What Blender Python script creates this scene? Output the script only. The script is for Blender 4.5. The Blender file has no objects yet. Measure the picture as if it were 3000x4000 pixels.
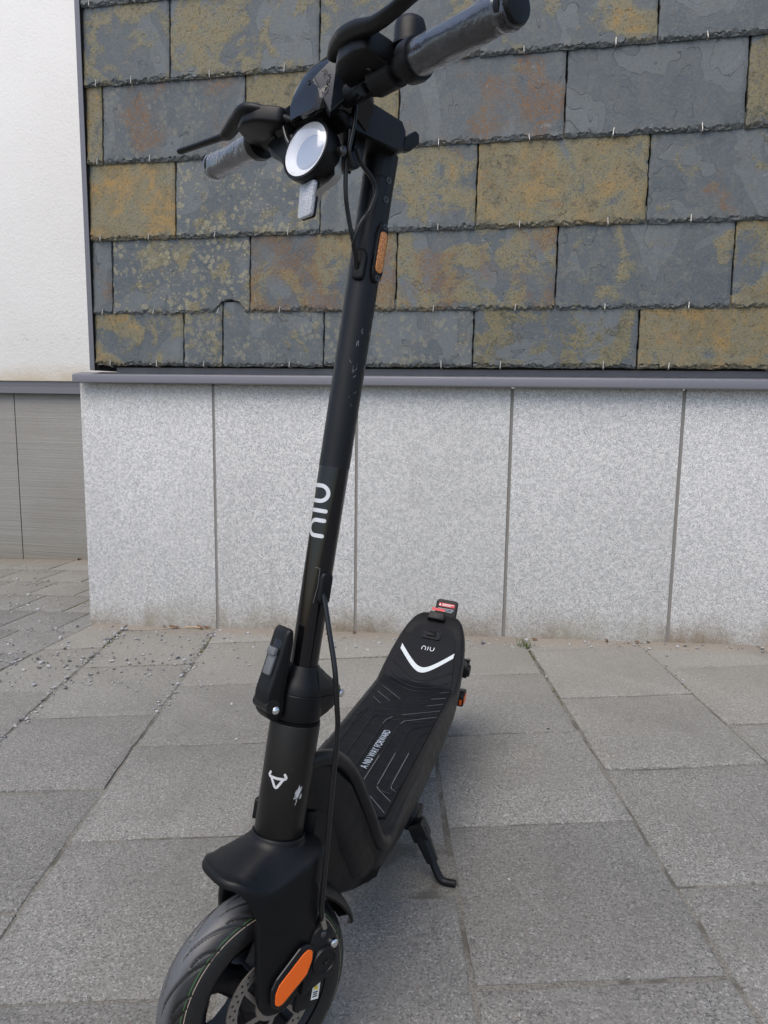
import bpy, bmesh, math, random
import numpy as np
from mathutils import Matrix, Vector

rnd = random.Random(7)
sc = bpy.context.scene
COL = sc.collection
RAD = math.radians

# ------------------------------------------------------------------ camera
# camera axes (columns: right, down, forward) in world axes: X along the wall, Y into the wall, Z up
CR = np.array([[0.97694102, 0.04466038, -0.20878622],
               [0.21309161, -0.14280986, 0.96653883],
               [0.01334926, -0.98874203, -0.14903356]])
cd = bpy.data.cameras.new('camera')
cam = bpy.data.objects.new('camera', cd)
COL.objects.link(cam)
m = Matrix.Identity(4)
for i in range(3):
    m[i][0] = CR[i, 0]; m[i][1] = -CR[i, 1]; m[i][2] = -CR[i, 2]
m[2][3] = 0.80
cam.matrix_world = m
cd.sensor_fit = 'HORIZONTAL'; cd.sensor_width = 36.0
cd.lens = 36.0 * 2992.0 / 3000.0
cd.clip_start = 0.02; cd.clip_end = 2000.0
sc.camera = cam
sc.render.resolution_x = 768; sc.render.resolution_y = 1024

# ------------------------------------------------------------------ world + sun
SUN_EL, SUN_AZ = RAD(60), RAD(200)          # azimuth measured from +Y clockwise
w = bpy.data.worlds.new('World'); sc.world = w; w.use_nodes = True
nt = w.node_tree
sky = nt.nodes.new('ShaderNodeTexSky'); sky.sky_type = 'NISHITA'; sky.sun_disc = False
sky.sun_elevation = SUN_EL; sky.sun_rotation = SUN_AZ
sky.air_density = 1.0; sky.dust_density = 2.8; sky.ozone_density = 1.0
bg = nt.nodes['Background']; bg.inputs['Strength'].default_value = 0.115
nt.links.new(sky.outputs['Color'], bg.inputs['Color'])
sl = bpy.data.lights.new('sun', 'SUN'); sl.energy = 1.15; sl.angle = RAD(50); sl.color = (1.0, 0.945, 0.86)
sun = bpy.data.objects.new('sun', sl); COL.objects.link(sun)
sd = Vector((math.sin(SUN_AZ) * math.cos(SUN_EL), math.cos(SUN_AZ) * math.cos(SUN_EL), math.sin(SUN_EL)))
sun.rotation_euler = sd.to_track_quat('Z', 'Y').to_euler()
sun.location = (0, -2, 6)

sc.view_settings.view_transform = 'Standard'
sc.view_settings.look = 'None'
sc.view_settings.exposure = 0.78
sc.view_settings.gamma = 1.0
sc.view_settings.use_curve_mapping = False

# ------------------------------------------------------------------ node helpers
class NB:
    """small material graph builder"""
    def __init__(self, name):
        self.mat = bpy.data.materials.new(name); self.mat.use_nodes = True
        self.t = self.mat.node_tree
        self.b = self.t.nodes['Principled BSDF']
        self.out = self.t.nodes['Material Output']
    def n(self, typ, **kw):
        o = self.t.nodes.new(typ)
        for k, v in kw.items(): setattr(o, k, v)
        return o
    def l(self, a, b): self.t.links.new(a, b)
    def setin(self, node, key, val):
        if hasattr(val, 'is_output'): self.l(val, node.inputs[key])
        else: node.inputs[key].default_value = val
    def math(self, op, a, b=0.0, clamp=False):
        o = self.n('ShaderNodeMath', operation=op, use_clamp=clamp)
        self.setin(o, 0, a); self.setin(o, 1, b); return o.outputs[0]
    def vmath(self, op, a, b):
        o = self.n('ShaderNodeVectorMath', operation=op)
        self.setin(o, 0, a); self.setin(o, 1, b); return o.outputs[0]
    def scalev(self, a, v):
        o = self.n('ShaderNodeVectorMath', operation='MULTIPLY')
        self.setin(o, 0, a); o.inputs[1].default_value = v; return o.outputs[0]
    def noise(self, vec, scale, detail=4, rough=0.55, dist=0.0):
        o = self.n('ShaderNodeTexNoise')
        self.l(vec, o.inputs['Vector']); self.setin(o, 'Scale', scale)
        o.inputs['Detail'].default_value = detail; o.inputs['Roughness'].default_value = rough
        o.inputs['Distortion'].default_value = dist
        return o.outputs['Fac']
    def vor(self, vec, scale, feature='F1', out='Distance'):
        o = self.n('ShaderNodeTexVoronoi', feature=feature)
        self.l(vec, o.inputs['Vector']); o.inputs['Scale'].default_value = scale
        return o.outputs[out]
    def step(self, x, lo, hi, a=0.0, b=1.0, smooth=True):
        o = self.n('ShaderNodeMapRange', interpolation_type='SMOOTHSTEP' if smooth else 'LINEAR')
        self.setin(o, 0, x); self.setin(o, 1, lo); self.setin(o, 2, hi)
        self.setin(o, 3, a); self.setin(o, 4, b); return o.outputs[0]
    def mix(self, fac, a, b, mode='MIX'):
        o = self.n('ShaderNodeMix', data_type='RGBA', blend_type=mode)
        self.setin(o, 0, fac)
        for k, v in ((6, a), (7, b)):
            if hasattr(v, 'is_output'): self.l(v, o.inputs[k])
            else: o.inputs[k].default_value = (v[0], v[1], v[2], 1)
        return o.outputs[2]
    def pos(self): return self.n('ShaderNodeNewGeometry').outputs['Position']
    def objco(self): return self.n('ShaderNodeTexCoord').outputs['Object']
    def attr(self, name, typ='OBJECT'):
        o = self.n('ShaderNodeAttribute', attribute_type=typ, attribute_name=name); return o.outputs['Fac']
    def sep(self, v):
        o = self.n('ShaderNodeSeparateXYZ'); self.l(v, o.inputs[0]); return o.outputs
    def bump(self, h, strength=0.3, dist=0.001, normal=None):
        o = self.n('ShaderNodeBump'); o.inputs['Strength'].default_value = strength
        o.inputs['Distance'].default_value = dist; self.l(h, o.inputs['Height'])
        if normal is not None: self.l(normal, o.inputs['Normal'])
        return o.outputs[0]
    def fin(self, col=None, rough=None, normal=None, metal=None, spec=None):
        b = self.b
        if col is not None:
            if hasattr(col, 'is_output'): self.l(col, b.inputs['Base Color'])
            else: b.inputs['Base Color'].default_value = (*col, 1)
        if rough is not None: self.setin(b, 'Roughness', rough)
        if normal is not None: self.l(normal, b.inputs['Normal'])
        if metal is not None: self.setin(b, 'Metallic', metal)
        if spec is not None: self.setin(b, 'Specular IOR Level', spec)
        return self.mat

MAT = {}
def plain(name, col, rough, metal=0.0, spec=0.5, bump=None, scuff=0.0):
    b = NB(name); p = b.objco(); nrm = None; c = col; r = rough
    nz = b.noise(p, 60, 5, 0.6)
    r = b.step(nz, 0.25, 0.8, rough * 0.85, min(1, rough * 1.18))
    if scuff:
        s1 = b.noise(b.scalev(p, (1, 1, 0.25)), 240, 3, 0.6, 0.6)
        s2 = b.noise(p, 35, 2, 0.5)
        f = b.math('MULTIPLY', b.step(s1, 0.63, 0.74), b.step(s2, 0.5, 0.7))
        dust = b.step(b.noise(p, 18, 4, 0.6), 0.4, 0.8, 0.0, 1.0)
        c = b.mix(b.math('MULTIPLY', dust, scuff * 0.25), col, (0.20, 0.19, 0.18))
        c = b.mix(b.math('MULTIPLY', f, scuff), c, (0.35, 0.35, 0.36))
    if bump:
        nrm = b.bump(b.noise(p, bump[0], 3, 0.6), bump[1], bump[2])
    MAT[name] = b.fin(c, r, nrm, metal, spec)
    return MAT[name]

plain('black_plastic', (0.0030, 0.0033, 0.0042), 0.43, bump=(1400, 0.25, 0.0004), scuff=0.05, spec=0.27)
plain('black_metal', (0.0068, 0.0072, 0.0090), 0.40, 0.15, bump=(1800, 0.2, 0.0003), scuff=0.05, spec=0.34)
plain('tube_paint', (0.0115, 0.0108, 0.0102), 0.34, 0.35, bump=(2200, 0.2, 0.0003), scuff=0.04)
plain('deck_shell', (0.0090, 0.0092, 0.0102), 0.44, 0.1, bump=(1800, 0.2, 0.0003), scuff=0.06, spec=0.3)
plain('mat_rubber', (0.0030, 0.0038, 0.0062), 0.52, bump=(1500, 0.3, 0.0004), scuff=0.06, spec=0.24)
plain('gloss_black', (0.0035, 0.0035, 0.0045), 0.06, scuff=0.02, spec=0.45)
plain('dark_glass', (0.010, 0.012, 0.018), 0.10)
plain('cable_black', (0.004, 0.004, 0.005), 0.30)
plain('grey_plastic', (0.11, 0.115, 0.125), 0.42, bump=(900, 0.2, 0.0003))
plain('chrome', (0.75, 0.75, 0.76), 0.14, 1.0)
plain('dark_steel', (0.10, 0.10, 0.105), 0.38, 0.9)
plain('worn_steel', (0.33, 0.31, 0.29), 0.40, 0.9, bump=(500, 0.2, 0.0004))
plain('decal_white', (0.72, 0.73, 0.75), 0.38)
plain('decal_silver', (0.60, 0.61, 0.63), 0.32, 0.3)
plain('decal_pale', (0.46, 0.52, 0.60), 0.5)
plain('scratch_grey', (0.26, 0.265, 0.275), 0.5)
plain('rib_edge', (0.13, 0.135, 0.15), 0.5)
plain('ridge_wear', (0.055, 0.058, 0.065), 0.5)
plain('stripe_white', (0.56, 0.60, 0.60), 0.35, bump=(1200, 0.15, 0.0003))
plain('sticker_red', (0.50, 0.035, 0.045), 0.4)
plain('sticker_white', (0.75, 0.74, 0.70), 0.45)
plain('sticker_yellow', (0.75, 0.55, 0.03), 0.45)
plain('white_dish', (0.90, 0.91, 0.93), 0.35)
plain('silver_dish', (0.42, 0.46, 0.54), 0.12, 0.25)
plain('metal_flashing', (0.155, 0.155, 0.175), 0.42, 0.35, bump=(60, 0.15, 0.002))
plain('dark_cavity', (0.035, 0.034, 0.034), 0.8)
plain('hook_metal', (0.50, 0.48, 0.44), 0.45, 0.5)
plain('joint_mortar', (0.22, 0.21, 0.195), 0.85, bump=(300, 0.4, 0.001))
plain('dry_leaf', (0.15, 0.085, 0.045), 0.75, bump=(300, 0.5, 0.001))
plain('grass_green', (0.10, 0.14, 0.035), 0.6)
plain('warm_stick', (0.42, 0.30, 0.20), 0.7)

def reflector_mat(name, c1, c2):
    b = NB(name); p = b.objco()
    cell = b.vor(p, 640); big = b.noise(p, 60, 3)
    c = b.mix(b.step(cell, 0.25, 0.75), c1, c2)
    c = b.mix(b.step(big, 0.4, 0.62, 0, 0.5), c, c2)
    MAT[name] = b.fin(c, 0.16, b.bump(cell, 0.35, 0.0007))
reflector_mat('amber_reflector', (0.80, 0.36, 0.12), (0.42, 0.13, 0.018))
b = NB('orange_reflector'); p = b.objco()
MAT['orange_reflector'] = b.fin(b.mix(b.noise(p, 700, 2), (0.80, 0.115, 0.006), (0.92, 0.16, 0.012)), 0.32,
                                b.bump(b.vor(p, 700), 0.12, 0.0004))
reflector_mat('clear_reflector', (0.56, 0.58, 0.62), (0.32, 0.34, 0.37))

def film_mat(name, fac_lo, fac_hi, scale=55):
    b = NB(name); p = b.objco()
    wr = b.noise(b.scalev(p, (1, 1, 1)), scale, 4, 0.55, 1.8)
    nb = b.bump(wr, 0.45, 0.005)
    gl = b.n('ShaderNodeBsdfGlossy'); gl.inputs['Roughness'].default_value = 0.20
    gl.inputs['Color'].default_value = (0.95, 0.96, 1, 1); b.l(nb, gl.inputs['Normal'])
    df = b.n('ShaderNodeBsdfDiffuse'); df.inputs['Color'].default_value = (0.62, 0.65, 0.7, 1); b.l(nb, df.inputs['Normal'])
    tr = b.n('ShaderNodeBsdfTransparent'); tr.inputs['Color'].default_value = (0.93, 0.94, 0.95, 1)
    m1 = b.n('ShaderNodeMixShader'); m1.inputs[0].default_value = 0.14; b.l(gl.outputs[0], m1.inputs[1]); b.l(df.outputs[0], m1.inputs[2])
    fr = b.n('ShaderNodeLayerWeight'); fr.inputs['Blend'].default_value = 0.35; b.l(nb, fr.inputs['Normal'])
    fac = b.step(fr.outputs['Facing'], 0.0, 1.0, fac_lo, fac_hi, smooth=False)
    ms = b.n('ShaderNodeMixShader'); b.l(fac, ms.inputs[0]); b.l(tr.outputs[0], ms.inputs[1]); b.l(m1.outputs[0], ms.inputs[2])
    b.l(ms.outputs[0], b.out.inputs['Surface'])
    MAT[name] = b.mat
film_mat('plastic_film', 0.015, 0.50, 30)
film_mat('clear_film', 0.05, 0.55, 34)
b = NB('lens_clear')
gl = b.n('ShaderNodeBsdfGlossy'); gl.inputs['Roughness'].default_value = 0.03
tr = b.n('ShaderNodeBsdfTransparent')
fr = b.n('ShaderNodeLayerWeight'); fr.inputs['Blend'].default_value = 0.25
ms = b.n('ShaderNodeMixShader'); b.l(b.step(fr.outputs['Facing'], 0, 1, 0.05, 0.6, False), ms.inputs[0]); b.l(tr.outputs[0], ms.inputs[1]); b.l(gl.outputs[0], ms.inputs[2])
b.l(ms.outputs[0], b.out.inputs['Surface']); MAT['lens_clear'] = b.mat

# --- slate, one material steered by object properties: ochre, rust, olive, spots, seed
b = NB('slate'); p0 = b.objco()
seed = b.attr('seed'); och = b.attr('ochre'); rus = b.attr('rust'); oli = b.attr('olive'); spo = b.attr('spots'); lig = b.attr('tone')
cmb = b.n('ShaderNodeCombineXYZ'); b.l(seed, cmb.inputs[0]); b.l(b.math('MULTIPLY', seed, 0.37), cmb.inputs[1]); b.l(b.math('MULTIPLY', seed, 0.73), cmb.inputs[2])
p = b.vmath('ADD', p0, cmb.outputs[0])
big = b.noise(p, 5.5, 5, 0.62, 0.9); mid = b.noise(p, 19, 5, 0.62, 0.6); fine = b.noise(p, 130, 4, 0.7); grit = b.noise(p, 420, 3, 0.7)
steps = b.noise(b.scalev(p, (1, 1, 0.75)), 5.5, 3, 0.5, 0.5)
terr = b.math('SNAP', steps, 0.11)
base = b.mix(b.step(terr, 0.38, 0.62), (0.075, 0.092, 0.104), (0.128, 0.146, 0.156))
base = b.mix(b.step(mid, 0.42, 0.62, 0, 0.6), base, (0.118, 0.124, 0.122))
base = b.mix(b.step(fine, 0.48, 0.66, 0.0, 0.40), base, (0.185, 0.195, 0.198))
fr_ = b.math('ABSOLUTE', b.math('SUBTRACT', b.math('FRACT', b.math('DIVIDE', steps, 0.11)), 0.5))
cline = b.math('MULTIPLY', b.step(fr_, 0.470, 0.492), b.step(b.noise(b.vmath('ADD', p, (2.2, 6.1, 0.4)), 11, 3, 0.6), 0.46, 0.58))
base = b.mix(b.math('MULTIPLY', cline, 0.55), base, (0.030, 0.036, 0.040))
base = b.mix(b.step(b.noise(p, 150, 4, 0.8), 0.55, 0.62, 0, 0.40), base, (0.050, 0.060, 0.068))
blend = b.math('ADD', b.math('MULTIPLY', big, 0.62), b.math('ADD', b.math('MULTIPLY', mid, 0.24), b.math('MULTIPLY', fine, 0.14)))
thr = b.math('SUBTRACT', 0.665, b.math('MULTIPLY', och, 0.325))
omask = b.step(blend, thr, b.math('ADD', thr, 0.055))
omask2 = b.step(blend, b.math('ADD', thr, 0.05), b.math('ADD', thr, 0.16))
ochc = b.mix(b.step(b.noise(b.vmath('ADD', p, (4.1, 9.2, 2.2)), 13, 4, 0.65, 0.7), 0.40, 0.62), (0.172, 0.138, 0.068), (0.335, 0.200, 0.050))
ochc = b.mix(omask2, (0.190, 0.176, 0.112), ochc)
ochc = b.mix(oli, ochc, b.mix(b.step(fine, .35, .65), (0.085, 0.078, 0.040), (0.260, 0.228, 0.125)))
ochc = b.mix(b.step(fine, 0.54, 0.59, 0, 0.70), ochc, (0.058, 0.050, 0.032))
ochc = b.mix(b.step(b.noise(p, 230, 3, 0.7), 0.56, 0.66, 0, 0.55), ochc, (0.33, 0.235, 0.095))
osp = b.math('MULTIPLY', omask, b.step(fine, 0.36, 0.46, 0.40, 1.0))
col = b.mix(b.math('MULTIPLY', osp, 0.94), base, ochc)
# dark lichen patches on the olive slates
dl = b.math('MULTIPLY', b.math('MULTIPLY', b.step(mid, 0.55, 0.60), b.step(fine, 0.42, 0.55)), b.step(oli, 0.3, 0.5))
col = b.mix(b.math('MULTIPLY', dl, 0.8), col, (0.055, 0.057, 0.042))
# irregular lichen spots
wv = b.n('ShaderNodeTexNoise'); b.l(p, wv.inputs['Vector']); wv.inputs['Scale'].default_value = 60; wv.inputs['Detail'].default_value = 3
pw = b.vmath('ADD', p, b.scalev(wv.outputs['Color'], (0.016, 0.016, 0.016)))
vd = b.vor(pw, 46); vd2 = b.vor(b.vmath('ADD', pw, (1.7, 0.2, 3.3)), 85)
clus = b.step(b.noise(b.vmath('ADD', p, (7.7, 1.2, 5.5)), 9, 4, 0.6), 0.46, 0.55)
sp1 = b.math('MULTIPLY', b.step(vd, 0.34, 0.46, 1, 0), clus)
sp2 = b.math('MULTIPLY', b.step(vd2, 0.24, 0.34, 1, 0), b.step(mid, 0.48, 0.56))
sm = b.math('MULTIPLY', b.math('MAXIMUM', sp1, sp2), spo)
col = b.mix(b.math('MULTIPLY', sm, 0.85), col, b.mix(b.step(fine, .4, .6), (0.215, 0.200, 0.140), (0.300, 0.280, 0.195)))
dot = b.math('MULTIPLY', b.math('MULTIPLY', b.step(vd, 0.07, 0.11), b.step(vd, 0.15, 0.20, 1, 0)), b.math('MULTIPLY', spo, clus))
col = b.mix(b.math('MULTIPLY', dot, 0.6), col, (0.13, 0.12, 0.09))
# rust: coarse area x fine grain
ra = b.step(b.noise(b.vmath('ADD', p, b.scalev(cmb.outputs[0], (2, 3, 1))), 6.0, 4, 0.6, 0.5), b.math('SUBTRACT', 0.72, b.math('MULTIPLY', rus, 0.31)), b.math('SUBTRACT', 0.86, b.math('MULTIPLY', rus, 0.31)))
rg = b.step(b.noise(p, 190, 4, 0.75), 0.46, 0.54)
rm = b.math('MULTIPLY', ra, rg)
col = b.mix(b.math('MULTIPLY', rm, 0.9), col, b.mix(fine, (0.075, 0.042, 0.018), (0.265, 0.128, 0.042)))
# pale flakes and dark pits
fl = b.step(b.noise(b.scalev(p, (1, 1, 1.5)), 32, 4, 0.65, 0.8), 0.66, 0.70)
col = b.mix(b.math('MULTIPLY', fl, 0.45), col, (0.22, 0.245, 0.26))
pit = b.step(b.noise(p, 260, 2, 0.6), 0.66, 0.74)
col = b.mix(b.math('MULTIPLY', pit, 0.55), col, (0.06, 0.055, 0.045))
col = b.mix(1.0, col, b.mix(lig, (0.72, 0.72, 0.72), (1.25, 1.25, 1.25)), 'MULTIPLY')
edge = b.attr('edge', 'GEOMETRY')
col = b.mix(b.math('MULTIPLY', edge, 0.45), col, b.mix(b.step(fine, .4, .6), (0.050, 0.056, 0.058), (0.17, 0.17, 0.155)))
h = b.math('ADD', b.math('MULTIPLY', terr, 3.2), b.math('ADD', b.math('MULTIPLY', fine, 0.5), b.math('ADD', b.math('MULTIPLY', mid, 0.35), b.math('MULTIPLY', omask, 0.25))))
h = b.math('SUBTRACT', h, b.math('MULTIPLY', cline, 0.5))
h = b.math('ADD', h, b.math('ADD', b.math('MULTIPLY', fl, 0.35), b.math('MULTIPLY', grit, 0.3)))
MAT['slate'] = b.fin(col, b.step(fine, 0.3, 0.7, 0.5, 0.72), b.bump(h, 0.55, 0.0034), spec=0.4)

# --- granite
b = NB('granite'); p = b.pos()
g1 = b.noise(p, 380, 3, 0.75); g2 = b.noise(b.vmath('ADD', p, (3.1, 1.7, 8.2)), 300, 3, 0.7); g3 = b.noise(p, 90, 3, 0.6); g4 = b.noise(p, 1.7, 4, 0.6)
c = b.mix(b.step(g3, 0.40, 0.60), (0.465, 0.467, 0.462), (0.63, 0.628, 0.618))
c = b.mix(b.step(g1, 0.535, 0.58), c, (0.120, 0.138, 0.160))
c = b.mix(b.step(g2, 0.56, 0.62), c, (0.74, 0.75, 0.76))
c = b.mix(b.step(b.noise(p, 260, 2, 0.6), 0.66, 0.70, 0, 0.85), c, (0.075, 0.075, 0.08))
c = b.mix(b.step(g4, 0.35, 0.75, 0, 0.18), c, (0.30, 0.30, 0.30))
sp = b.sep(p)
zz = b.math('SUBTRACT', sp[2], b.math('MULTIPLY', sp[0], 0.0477))          # height above the sloping pavement
sn = b.math('ADD', b.math('MULTIPLY', b.noise(p, 7, 5, 0.65), 0.10), b.math('MULTIPLY', b.noise(b.scalev(p, (1, 1, 0.2)), 24, 3), 0.05))
sm = b.step(b.math('SUBTRACT', zz, b.math('MULTIPLY', sn, 1.5)), -0.125, 0.015, 1, 0)
c = b.mix(b.math('MULTIPLY', b.math('MULTIPLY', sm, 0.78), b.step(b.noise(b.scalev(p, (1, 1, 0.5)), 5.5, 4, 0.65), 0.36, 0.62, 0.35, 1)), c, b.mix(b.step(b.noise(p, 3.2, 3), .4, .6), (0.165, 0.115, 0.048), (0.25, 0.225, 0.16)))
st = b.step(b.math('ADD', zz, b.math('MULTIPLY', b.noise(b.scalev(p, (1, 1, 0.12)), 14, 4, 0.6), 0.10)), 0.86, 0.91, 0, 0.22)
c = b.mix(st, c, (0.36, 0.33, 0.27))
oi = b.n('ShaderNodeObjectInfo').outputs['Random']
c = b.mix(1.0, c, b.mix(oi, (0.93, 0.925, 0.91), (1.06, 1.05, 1.04)), 'MULTIPLY')
dr = b.math('MULTIPLY', b.step(b.noise(b.scalev(p, (1, 1, 0.06)), 16, 4, 0.65), 0.55, 0.72), b.step(b.noise(p, 2.3, 3), 0.42, 0.66, 0, 0.30))
c = b.mix(dr, c, (0.30, 0.285, 0.25))
MAT['granite'] = b.fin(c, 0.62, b.bump(b.math('ADD', g1, g2), 0.25, 0.0008))

# --- white render
b = NB('white_render'); p = b.pos(); sp = b.sep(p)
n1 = b.noise(p, 75, 4, 0.6); n2 = b.noise(p, 2.0, 4, 0.6)
c = b.mix(b.step(n2, 0.3, 0.8), (0.80, 0.788, 0.76), (0.84, 0.83, 0.805))
zl = b.math('ADD', sp[2], b.math('MULTIPLY', b.noise(p, 6, 5, 0.7), 0.12))
c = b.mix(b.step(zl, 0.90, 1.02, 0.75, 0), c, (0.60, 0.50, 0.33))
gl_ = b.math('MULTIPLY', b.step(b.math('ABSOLUTE', b.math('SUBTRACT', sp[2], 1.075)), 0.0, 0.05, 1, 0), b.step(b.noise(b.scalev(p, (1, 1, 2.5)), 42, 4, 0.75), 0.55, 0.7))
c = b.mix(b.math('MULTIPLY', gl_, 0.55), c, (0.34, 0.33, 0.25))
MAT['white_render'] = b.fin(c, 0.85, b.bump(b.math('ADD', n1, b.math('MULTIPLY', b.noise(p, 230, 2), 0.5)), 0.45, 0.005))

# --- board-marked concrete panel of the recessed wall
b = NB('lined_concrete'); p = b.pos(); sp = b.sep(p)
st = b.noise(b.scalev(p, (1.2, 1, 130)), 1.0, 5, 0.7); n1 = b.noise(p, 180, 3); n2 = b.noise(p, 3, 4)
c = b.mix(b.step(st, 0.25, 0.75), (0.235, 0.230, 0.215), (0.300, 0.294, 0.275))
c = b.mix(b.step(n2, 0.4, 0.65, 0, 0.35), c, (0.22, 0.21, 0.19))
c = b.mix(b.step(b.math('ADD', b.math('SUBTRACT', sp[2], b.math('MULTIPLY', sp[0], 0.0477)), b.math('MULTIPLY', n2, 0.12)), 0.02, 0.22, 0.45, 0), c, (0.21, 0.19, 0.135))
c = b.mix(b.step(n1, 0.5, 0.75, 0, 0.4), c, (0.16, 0.155, 0.15))
MAT['lined_concrete'] = b.fin(c, 0.8, b.bump(b.math('ADD', st, b.math('MULTIPLY', n1, 0.2)), 0.5, 0.005))

# --- concrete pavers: aggregate speckle, dust with painted-in brightening towards the wall, rust stain along the wall foot
def paving(name, k=1.0):
    b = NB(name); p = b.pos(); sp = b.sep(p)
    oi = b.n('ShaderNodeObjectInfo').outputs['Random']
    n1 = b.noise(p, 250, 3, 0.75); n2 = b.noise(p, 120, 4, 0.7); n3 = b.noise(p, 3.0, 5, 0.6); n4 = b.noise(p, 14, 5, 0.6)
    c = b.mix(b.step(n2, 0.40, 0.60), (0.168 * k, 0.166 * k, 0.155 * k), (0.226 * k, 0.222 * k, 0.207 * k))
    c = b.mix(b.step(n1, 0.54, 0.59, 0, 0.85), c, (0.060, 0.062, 0.064))
    c = b.mix(b.step(b.noise(b.vmath('ADD', p, (5, 2, 1)), 230, 2, 0.65), 0.58, 0.64, 0, 0.8), c, (0.36, 0.36, 0.355))
    v = b.n('ShaderNodeTexVoronoi', feature='F1'); b.l(p, v.inputs['Vector']); v.inputs['Scale'].default_value = 110
    agg = b.step(v.outputs['Distance'], 0.16, 0.24, 1, 0); vc = b.sep(v.outputs['Color'])
    c = b.mix(b.math('MULTIPLY', agg, b.step(vc[0], 0.80, 0.82)), c, b.mix(b.step(vc[1], 0.9, 0.92), (0.11, 0.12, 0.13), (0.20, 0.12, 0.10)))
    c = b.mix(b.step(n3, 0.42, 0.62, 0, 0.30), c, (0.140, 0.136, 0.128))
    c = b.mix(b.step(n4, 0.55, 0.8, 0, 0.30), c, (0.235, 0.234, 0.226))
    c = b.mix(1.0, c, b.mix(oi, (0.92, 0.92, 0.92), (1.07, 1.07, 1.06)), 'MULTIPLY')
    gum = b.vor(b.vmath('ADD', p, b.scalev(p, (0.1, 0, 0))), 3.1)
    c = b.mix(b.step(b.math('ADD', gum, b.math('MULTIPLY', n4, 0.05)), 0.062, 0.082, 0.42, 0), c, (0.105, 0.100, 0.092))
    damp = b.math('MULTIPLY', b.step(b.noise(b.vmath('ADD', p, (8, 3, 1)), 1.6, 5, 0.65, 0.6), 0.52, 0.64), b.step(n4, 0.40, 0.60, 0.4, 1))
    c = b.mix(b.math('MULTIPLY', damp, 0.28), c, (0.118, 0.113, 0.104))
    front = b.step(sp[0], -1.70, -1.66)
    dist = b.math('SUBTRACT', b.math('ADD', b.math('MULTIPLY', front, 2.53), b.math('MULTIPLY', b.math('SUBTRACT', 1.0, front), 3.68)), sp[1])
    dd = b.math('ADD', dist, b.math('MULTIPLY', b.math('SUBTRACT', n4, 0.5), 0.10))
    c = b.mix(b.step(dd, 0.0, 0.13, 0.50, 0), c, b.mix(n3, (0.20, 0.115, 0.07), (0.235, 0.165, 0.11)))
    c = b.mix(b.step(dd, 0.05, 1.1, 0.42, 0), c, (0.275, 0.262, 0.225))  # tan dust, also painting in the brighter light on slabs towards the wall
    hh = b.math('ADD', b.math('MULTIPLY', n1, 0.6), n2)
    MAT[name] = b.fin(c, 0.82, b.bump(hh, 0.45, 0.0014), spec=0.35)
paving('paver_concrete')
b = NB('joint_sand'); p = b.pos()
n1 = b.noise(p, 260, 4, 0.7); n2 = b.noise(p, 9, 4)
c = b.mix(b.step(n1, 0.3, 0.7), (0.105, 0.098, 0.084), (0.26, 0.25, 0.222))
c = b.mix(b.step(n2, 0.50, 0.60, 0, 0.7), c, (0.075, 0.068, 0.055))
ln_ = b.n('ShaderNodeVectorMath', operation='LENGTH'); b.l(b.vmath('SUBTRACT', p, (-1.0, 1.6, 0)), ln_.inputs[0])
c = b.mix(b.step(ln_.outputs['Value'], 2.7, 3.3), c, b.mix(b.step(b.noise(p, 0.6, 4), .35, .65), (0.165, 0.165, 0.158), (0.205, 0.203, 0.195)))   # farther off, plain paving
MAT['joint_sand'] = b.fin(c, 0.95, b.bump(n1, 0.8, 0.004))
b = NB('gravel_stone'); p = b.pos()
n1 = b.noise(p, 38, 1); n2 = b.noise(p, 500, 3)
c = b.mix(b.step(n1, 0.36, 0.58), (0.085, 0.088, 0.095), (0.36, 0.365, 0.37)); c = b.mix(b.step(n2, 0.52, 0.7, 0, 0.5), c, (0.45, 0.45, 0.45))
MAT['gravel_stone'] = b.fin(c, 0.7)
b = NB('moss_green'); p = b.pos()
MAT['moss_green'] = b.fin(b.mix(b.noise(p, 120, 3), (0.045, 0.060, 0.018), (0.13, 0.13, 0.045)), 0.95, b.bump(b.noise(p, 500, 3), 1.0, 0.003))

# tyre: profile coordinate stored per vertex
b = NB('tyre_rubber'); p = b.objco(); pr = b.attr('prof', 'GEOMETRY'); gr = b.attr('groove', 'GEOMETRY')
n1 = b.noise(p, 220, 3, 0.6)
c = b.mix(b.step(b.math('ABSOLUTE', pr), 0.25, 0.72), (0.085, 0.088, 0.096), (0.009, 0.009, 0.010))
c = b.mix(b.step(n1, 0.45, 0.7, 0, 0.2), c, (0.035, 0.035, 0.037))
def band(x, w, cc, f):
    global c
    k = b.step(b.math('ABSOLUTE', b.math('SUBTRACT', pr, x)), w * 0.6, w, 1, 0)
    k = b.math('MULTIPLY', k, b.step(b.noise(p, 45, 3, 0.7), 0.32, 0.5, 0.25, 1))
    c = b.mix(b.math('MULTIPLY', k, f), c, cc)
band(1.02, 0.020, (0.045, 0.135, 0.03), 0.9)
band(1.15, 0.018, (0.42, 0.35, 0.26), 0.9)
band(-1.15, 0.018, (0.42, 0.35, 0.26), 0.9)
c = b.mix(gr, c, (0.008, 0.008, 0.008))
MAT['tyre_rubber'] = b.fin(c, 0.42, b.bump(n1, 0.15, 0.0006))

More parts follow.
